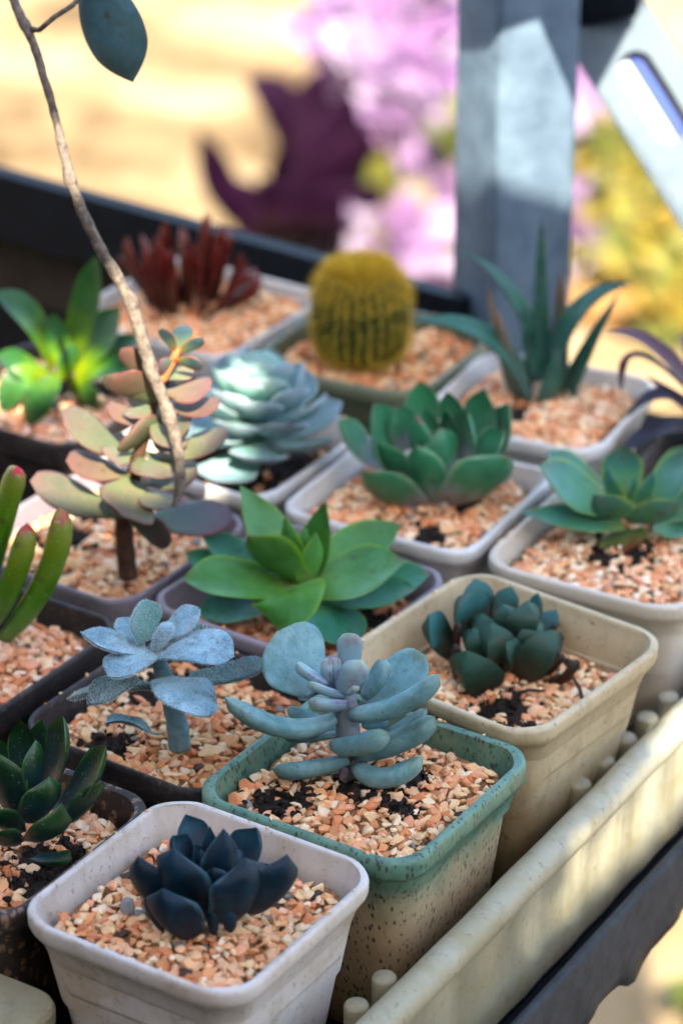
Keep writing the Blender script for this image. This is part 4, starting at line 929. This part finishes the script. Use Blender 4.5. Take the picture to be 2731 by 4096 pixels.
# ------------------------------------------------------------------ steel stand
def stand():
    th = R(58.4); e1 = np.array([math.cos(th), math.sin(th), 0]); e2 = np.array([math.sin(th), -math.cos(th), 0]); c = np.array([.75, 77.9, 0])
    def q(a, o, z): return c+e1*a+e2*o+np.array([0, 0, z])
    pf = vd(1176, 680, 126.0); org = np.array([pf[0], pf[1], GROUND])
    o = empty('steel_stand', org, 'galvanised steel stand with square post, dark rails and slotted brace', 'stand')
    # square post turned so that two faces show
    a = R(26); f1 = np.array([math.cos(a), math.sin(a), 0]); f2 = np.array([-math.sin(a), math.cos(a), 0]); hw = 1.93; m = MB()
    pc = np.array([pf[0], pf[1]+1.2, 0]); r = .28; ring = []
    for cx, cy, a0 in ((1, 1, 0), (-1, 1, 90), (-1, -1, 180), (1, -1, 270)):
        for k in range(5):
            b = R(a0+22.5*k); ring.append((cx*(hw-r)+r*math.cos(b), cy*(hw-r)+r*math.sin(b)))
    n = len(ring); V = [pc+f1*x+f2*y+UP*z for z in (GROUND, 60) for x, y in ring]; F = [(i, (i+1) % n, n+(i+1) % n, n+i) for i in range(n)]+[tuple(range(n))[::-1], tuple(range(n, 2*n))]
    mesh_obj('post', V, F, M['steel'], o, org)
    # back rail (joins the post, runs away to the left) and the rail below it
    b0 = vz(760, 607, -.2); b1 = vz(-60, 383, -.2); d = unit(b1-b0); nn = np.cross(UP, d); nn = nn if nn[1] > 0 else -nn
    A = b0-d*7; B = b0+d*40
    m = MB(); m.box((A+B)/2+nn*.45+UP*-1.7, (B-A)/2, nn*.45, UP*1.7); m.build('back_rail', M['steel_dark'], o, org, smooth=False)
    m = MB(); m.box((A+B)/2+nn*1.9+UP*-5.4, (B-A)/2, nn*.5, UP*1.7); m.build('back_board', M['shade'], o, org, smooth=False)
    m = MB(); m.box((A+B)/2+nn*2.2+UP*-11.5, (B-A)/2, nn*.4, UP*4.2); m.build('back_skirt', M['steel_dark'], o, org, smooth=False)
    # side rail outside the tray with a bent, torn lower edge
    n = 120; V = []; F = []
    def low(a):  # drop of the torn edge along the rail
        bump = lambda c0, h, wd: h*math.exp(-((a-c0)/wd)**4)
        return -9.5-.06*math.sin(a*.9)-.04*math.sin(a*2.3+1)-bump(-1.5, 1.2, 1.3)-bump(7.2, .5, 1.0)-bump(-7, 1.6, 2.4)
    for i in range(n+1):
        a = -16+60*i/n; wv = .05*math.sin(a*2.1)+.02*math.sin(a*3.7+1)
        lo = low(a)
        for (off, z, k) in ((5.95, -6.75, 0), (6.05, -6.62, 0), (6.25, -6.62, 0), (6.32, -6.8, 0), (6.34, -8.6, .2), (6.36, -9.1, .6), (6.36, lo, 1.6), (6.16, lo, 1.6), (6.14, -9.1, .6), (6.1, -8.6, .2), (5.95, -7.0, 0)):
            V.append(q(a, off+wv*k, z))
    s = 11
    for i in range(n):
        for k in range(s): F.append((i*s+k, i*s+(k+1) % s, (i+1)*s+(k+1) % s, (i+1)*s+k))
    F += [tuple(range(s))[::-1], tuple(range(n*s, (n+1)*s))]
    mesh_obj('side_rail', V, F, M['rail'], o, org)
    # flanges under the tray floor, front rail, far corner legs
    m = MB(); m.box(q(14, 5.2, -8.35), e1*30, e2*.75, UP*.12); m.build('side_flange', M['steel_dark'], o, org, smooth=False)
    for (aa, oo) in ((-15.5, 5.4), (-15.5, -33)):
        m = MB(); p = q(aa, oo, 0); m.box(p+UP*(GROUND-8.6)/2, e1*1.5, e2*1.5, UP*((-8.6-GROUND)/2)); m.build('leg', M['steel_dark'], o, org, smooth=False)
    m = MB(); m.box(q(-15.5, -14, -9.6), e1*.5, e2*18, UP*1.1); m.build('front_rail', M['steel_dark'], o, org, smooth=False)
    m = MB(); m.box(q(14, -34.5, -9.6), e1*30, e2*.4, UP*1.1); m.build('far_rail', M['steel_dark'], o, org, smooth=False)
    # arm at the top right of the post
    m = MB(); A = vd(1296, -18, 124.5); B = vd(1460, -52, 122.5); m.box((A+B)/2, (B-A)/2, np.array([0, 1.2, 0]), UP*1.25); m.build('top_arm', M['steel_dark'], o, org, smooth=False)
    # added unseen plate, lower edge shaped to shade the top of the post
    edge = [vd(x, y, d) for x, y, d in ((985, 88, 123), (1040, 108, 123), (1115, 134, 121.2), (1220, 92, 121.6), (1330, 280, 123))]
    low_ = [p+SUN_V*30 for p in edge]; across = unit(low_[-1]-low_[0]); upd = unit(np.cross(across, SUN_V)); upd = upd if upd[2] > 0 else -upd
    V = low_+[p+upd*9 for p in low_]; V += [p+SUN_V*.25 for p in V]; n5 = 5; F = []
    for k in range(4): F += [(k, k+1, n5+k+1, n5+k), (10+k, 15+k, 16+k, 11+k), (k, 10+k, 11+k, k+1), (n5+k, n5+k+1, 16+k, 15+k)]
    F += [(0, n5, 15, 10), (4, 14, 19, 9)]
    mesh_obj('added_shade_plate', V, F, M['steel_dark'], o, org, smooth=False)
    tp = sum(V[n5:10])/5; m = MB(); m.tube([tp, (tp+pc+UP*52)/2+UP*3, pc+UP*52], [.5, .5, .5], 8); m.build('added_plate_arm', M['steel_dark'], o, org)  # added arm carrying the shading plate
    # slotted brace: plates with real slots
    A = vd(1312, -80, 124.0); B = vd(1728, 590, 121.5); ax = unit(B-A); L = np.linalg.norm(B-A); toc = unit(CAMP-(A+B)/2); side = unit(np.cross(toc, ax)); side = side if side[0] > 0 else -side; nn = unit(np.cross(side, ax)); nn = nn if nn@toc > 0 else -nn
    A = A-ax*3; L += 6; pitch = 6.1; W2 = 1.85
    cnt = int(L//pitch); V = []; F = []
    for k in range(cnt):
        c0 = A+ax*(pitch*(k+.5)+.6); N = 32; 
        ic = []; oc = []
        for j in range(N):
            t = 2*math.pi*j/N; cx, sy = math.cos(t), math.sin(t)
            ic.append((.78*cx+0, sy*.78+(1.4 if sy > 1e-9 else -1.4 if sy < -1e-9 else 0)))
            t8 = j/4; e_ = int(t8) % 8; f_ = t8-int(t8); K8 = [(1, 0), (1, 1), (0, 1), (-1, 1), (-1, 0), (-1, -1), (0, -1), (1, -1)]; k0, k1 = K8[e_], K8[(e_+1) % 8]; oc.append(((k0[0]*(1-f_)+k1[0]*f_)*W2, (k0[1]*(1-f_)+k1[1]*f_)*pitch/2))
        base = len(V)
        for loop, dz in ((oc, .12), (ic, .12), (ic, -.12), (oc, -.12)):
            for x, y in loop: V.append(c0+side*x+ax*y+nn*dz)
        for r_ in range(3):
            for j in range(N): F.append((base+r_*N+j, base+r_*N+(j+1) % N, base+(r_+1)*N+(j+1) % N, base+(r_+1)*N+j))
        for j in range(N):   # outer skin along the long sides only
            if abs(oc[j][0]) > W2*.98: F.append((base+3*N+j, base+3*N+(j+1) % N, base+(j+1) % N, base+j))
    mesh_obj('slotted_brace', V, F, M['steel_pale'], o, org, smooth=False)
    m = MB(); m.box(A+ax*L/2-side*.95-nn*.9, ax*L/2, side*.95, nn*.2); m.build('slot_pale_strip', M['slot_pale'], o, org, smooth=False)  # pale strip stands in for the bright sunlit background behind the slots
    m = MB(); m.box(A+ax*L/2+side*.25-nn*1.0, ax*L/2, side*.24, nn*.5); m.build('blue_strip', M['slot_blue'], o, org, smooth=False)  # blue reflection inside the slots, put in as a coloured strip
    m = MB(); m.box(A+ax*L/2+side*1.2-nn*.8, ax*L/2, side*.7, nn*.4); m.build('inner_angle', M['steel_dark'], o, org, smooth=False)
stand()

# ------------------------------------------------------------------ garden behind: plants on the sunlit ground
def tinted(name, cols, rough=.6, trans=.35):
    m = NT(name); oi = m.n('ShaderNodeNewGeometry')
    c = m.ramp(oi.outputs['Random Per Island'], [(i/len(cols), srgb(h)) for i, h in enumerate(cols)], 'CONSTANT')
    m.out(c, rough, .3)
    tr = m.n('ShaderNodeBsdfTranslucent'); m.l(c, tr.inputs[0]); mx = m.n('ShaderNodeMixShader'); mx.inputs[0].default_value = trans
    outn = m.t.nodes['Material Output']; m.l(m.b.outputs[0], mx.inputs[1]); m.l(tr.outputs[0], mx.inputs[2]); m.l(mx.outputs[0], outn.inputs[0]); return m.m
M['pink'] = tinted('pink_petal', ['94709a', '9c80a0', '8c668e', 'a48ea8', '98789e', 'a898aa'])
M['limeleaf'] = tinted('lime_leaf', ['787530', '858040', '626e34', '928c54'])
M['yellowleaf'] = tinted('yellow_leaf', ['988428', '8e822c', 'a09048', '7a7c38', '90742a', '767c36'])
M['darkpurple'] = leaf_mat('deep_purple_leaf', [(0, '0e030d'), (.5, '150514'), (1, '1e081c')], rough=.6, spec=.1)
M['greenstem'] = simple('green_stem', '5a6a30', '7a8440', 60, .6, .3, .3)
def cardleaf(mb, c, d, n, L, W):
    s = unit(np.cross(d, n)); n = np.cross(s, d)
    pts = [c, c+d*L*.35+s*W*.5+n*L*.06, c+d*L*.75+s*W*.38+n*L*.03, c+d*L-n*L*.06, c+d*L*.75-s*W*.38+n*L*.03, c+d*L*.35-s*W*.5+n*L*.06, c+d*L*.5-n*L*.02]
    mb.add(pts, [(0, 1, 6), (1, 2, 6), (2, 3, 6), (3, 4, 6), (4, 5, 6), (5, 0, 6)])
def ground_pt(x, y): p = vz(x, y, GROUND); return p
def shrub(name, label, cat, foot, blobs, petal, leafm, n, size, pf=.75, group=None):
    base = ground_pt(*foot); dp = depth(base); o = empty(name, base, label, cat, group)
    pm, lm = MB(), MB()
    C = []
    for (x, y, rx, ry, dd, lp) in blobs:
        c = vd(x, y, dp+dd); sx = rx*K*(dp+dd)/CAM_F; sy = ry*K*(dp+dd)/CAM_F; C.append(c)
        for k in range(int(n*sx*sy/12)+14):
            u = unit(rng.normal(size=3))*rng.random()**.4; p = c+np.array([u[0]*sx, u[1]*min(sx, sy)*.8, u[2]*sy])
            if p[2] < GROUND+1: continue
            d = unit(rng.normal(size=3)+u*.8+np.array([0, 0, .3])); nn = unit(rng.normal(size=3)+np.array([0, -.6, .8])); Ls = size*rng.uniform(.7, 1.4)
            cardleaf(pm if rng.random() < lp else lm, p, d, nn, Ls, Ls*.75)
    st = MB()
    for c in C: st.tube([base, (base+c)/2+rng.normal(0, 1.2, 3), c], [.7, .45, .25], 7)
    st.build('stem', M['greenstem'], o, base)
    if pm.v: pm.build('blossom', petal, o, base, smooth=False, kind='stuff')
    if lm.v: lm.build('foliage', leafm, o, base, smooth=False, kind='stuff')
G3 = 'plants growing on the ground behind the stand'
shrub('flowering_shrub', 'pale pink flowering shrub behind, left of the steel post', 'shrub', (930, 640), [(930, 60, 140, 160, 15, .93), (900, 240, 110, 140, 5, .95), (985, 330, 70, 120, 0, .95), (880, 400, 80, 110, 10, .95), (960, 480, 90, 110, 0, .97), (850, 490, 36, 44, -6, .15), (930, 580, 90, 70, -6, .92), (800, 60, 60, 130, 25, .9), (860, 150, 90, 140, 12, .97), (800, 350, 40, 120, 14, .95), (960, 130, 90, 160, 10, .95), (1020, 345, 22, 45, -6, .1)], M['pink'], M['limeleaf'], 30, 6.2, group=G3)
shrub('flowering_shrub', 'pink flowering shrub in the gap right of the post', 'shrub', (1345, 640), [(1340, 150, 60, 130, 15, .95), (1350, 330, 60, 110, 8, .97), (1340, 520, 50, 100, 0, .95), (1440, 510, 70, 40, 4, .95), (1320, 620, 40, 50, 0, .9)], M['pink'], M['limeleaf'], 30, 5.4, group=G3)
shrub('yellow_shrub', 'bright yellow-green bush in sunlight at the right edge', 'shrub', (1500, 820), [(1410, 340, 80, 100, 20, .2), (1440, 440, 80, 80, 15, .5), (1500, 600, 110, 110, 0, .85), (1580, 520, 90, 130, 0, .6), (1420, 620, 60, 60, 5, .8), (1560, 700, 90, 70, -5, .9)], M['yellowleaf'], M['limeleaf'], 34, 3.0, group=G3)
def rock(name, label, x, y, rx, ry, mat, cat):
    base = ground_pt(x, y+ry); dp = depth(base); c = vd(x, y, dp); s = K*dp/CAM_F; bm = bmesh.new(); bmesh.ops.create_icosphere(bm, subdivisions=3, radius=1)
    ph = rng.uniform(0, 6, 6)
    V = []
    for v in bm.verts:
        p = np.array(v.co[:]); k = 1+.09*math.sin(3*p[0]+ph[0])+.08*math.sin(4*p[1]+ph[1])+.06*math.sin(5*p[2]+ph[2]); V.append(c+p*k*np.array([rx*s, rx*s*.8, ry*s]))
    F = [tuple(x.index for x in f.verts) for f in bm.faces]; bm.free()
    o = mesh_obj(name, V, F, mat, None, base); o['label'] = label; o['category'] = cat
rock('boulder', 'rounded ochre stone in front of the yellow bush', 1400, 690, 120, 70, M['terracotta'], 'stone')
def purplebg():
    base = ground_pt(690, 575); y0 = base[1]
    p = Plant('purple_plant', 'deep purple broad-leaved plant out on the sunlit ground', 'plant', V1, (690, 652), GROUND, G3)
    def L(b, t, W, mid=None, **k): p.leaf('darkpurple', b, t, W, .08, k.pop('shape', 'ovate'), mid=mid, cup=.15, **k)
    L((660, 545, 1), (458, 295, 2), 90, mid=(510, 450, 2)); L((690, 540, 0), (562, 180, -1), 95, mid=(660, 300, 0)); L((700, 540, 0), (745, 150, -3), 110, mid=(720, 330, -2)); L((715, 540, 0), (842, 285, 2), 130, mid=(790, 420, 1), shape='wide')
    L((720, 545, 2), (880, 420, 5), 90); L((700, 540, -2), (640, 330, -6), 100); L((690, 545, 3), (600, 480, 8), 90); L((710, 545, 3), (800, 500, 8), 100); L((705, 530, -2), (800, 200, -6), 110, mid=(780, 340, -4)); L((690, 540, 2), (760, 330, 2), 120); L((670, 545, 2), (540, 510, 6), 80)
    for tx, ty, W in ((700, 210, 100), (770, 230, 110), (820, 420, 110), (650, 400, 90), (740, 420, 120), (590, 400, 70), (500, 420, 80), (790, 300, 120), (830, 480, 90), (680, 470, 110)): L((700, 545, 1), (tx, ty, rng.uniform(-4, 5)), W)
    for k in range(26):
        a = rng.uniform(0, 6.28); b = p.base+np.array([rng.normal(0, 2.5), rng.normal(0, 2), 0]); t = b+np.array([math.cos(a)*rng.uniform(2, 5), math.sin(a)*3, rng.uniform(3, 9)]); leaf(p.o, p.base, M['darkpurple'], b, t, 2.4, .2, 'ovate', bend=.1, nl=8, na=8)
purplebg()

# ------------------------------------------------------------------ small loose things
def bits():
    M['perlite'] = simple('perlite', 'd8dce2', 'eceff2', 300, .8, .2, .4)
    M['purplestone'] = simple('purple_stone', '4a3c40', '7d6a70', 200, .8, .2, .9, .002)
    M['root'] = simple('dry_root', '1c1614', '4a403a', 300, .8, .2, .5)
    def lump(name, label, cat, x, y, z, r, mat):
        v, f, me = PEBBLES[rng.integers(len(PEBBLES))]; c = vz(x, y, z); rm = rot(rng.uniform(0, 6.28, 3))
        o = mesh_obj(name, v@rm.T*r+c, f, M[mat], None, c, smooth=False); o['label'] = label; o['category'] = cat
    lump('stone', 'rough purplish stone at the foot of the blue fleshy plant', 'stone', 788, 1782, -.25, .42, 'purplestone')
    lump('soil_lump', 'black crumbly soil lump in front of the wedge-leaved plant', 'soil lump', 1172, 1612, -1.1, .5, 'crumb')
    lump('perlite_grain', 'white perlite grain behind the navy rosette', 'grain', 372, 1952, -.7, .13, 'perlite')
    lump('bark_chip', 'dark bark chip at the right side of the front white pot', 'bark chip', 640, 2142, -.75, .3, 'crumb')
    for label, pts in (('dark curled rootlet on the gravel right of the wedge-leaved plant', ((1185, 1592), (1215, 1585), (1250, 1588), (1283, 1602))), ('thin bent rootlet at the right inner side of the cream pot', ((1318, 1560), (1330, 1580), (1336, 1602), (1345, 1610)))):
        P = [vz(x, y, -1.05) for x, y in pts]; m = MB(); m.tube(P, [.05, .07, .06, .03], 6); o = m.build('rootlet', M['root'], None, P[0]); o['label'] = label; o['category'] = 'root'; o['group'] = 'dry rootlets'
bits()
shrub('ground_plant', 'yellow-green leaves low on the ground below the side rail', 'plant', (1650, 2360), [(1640, 2320, 40, 40, 0, 0)], M['pink'], M['limeleaf'], 10, 5.0)
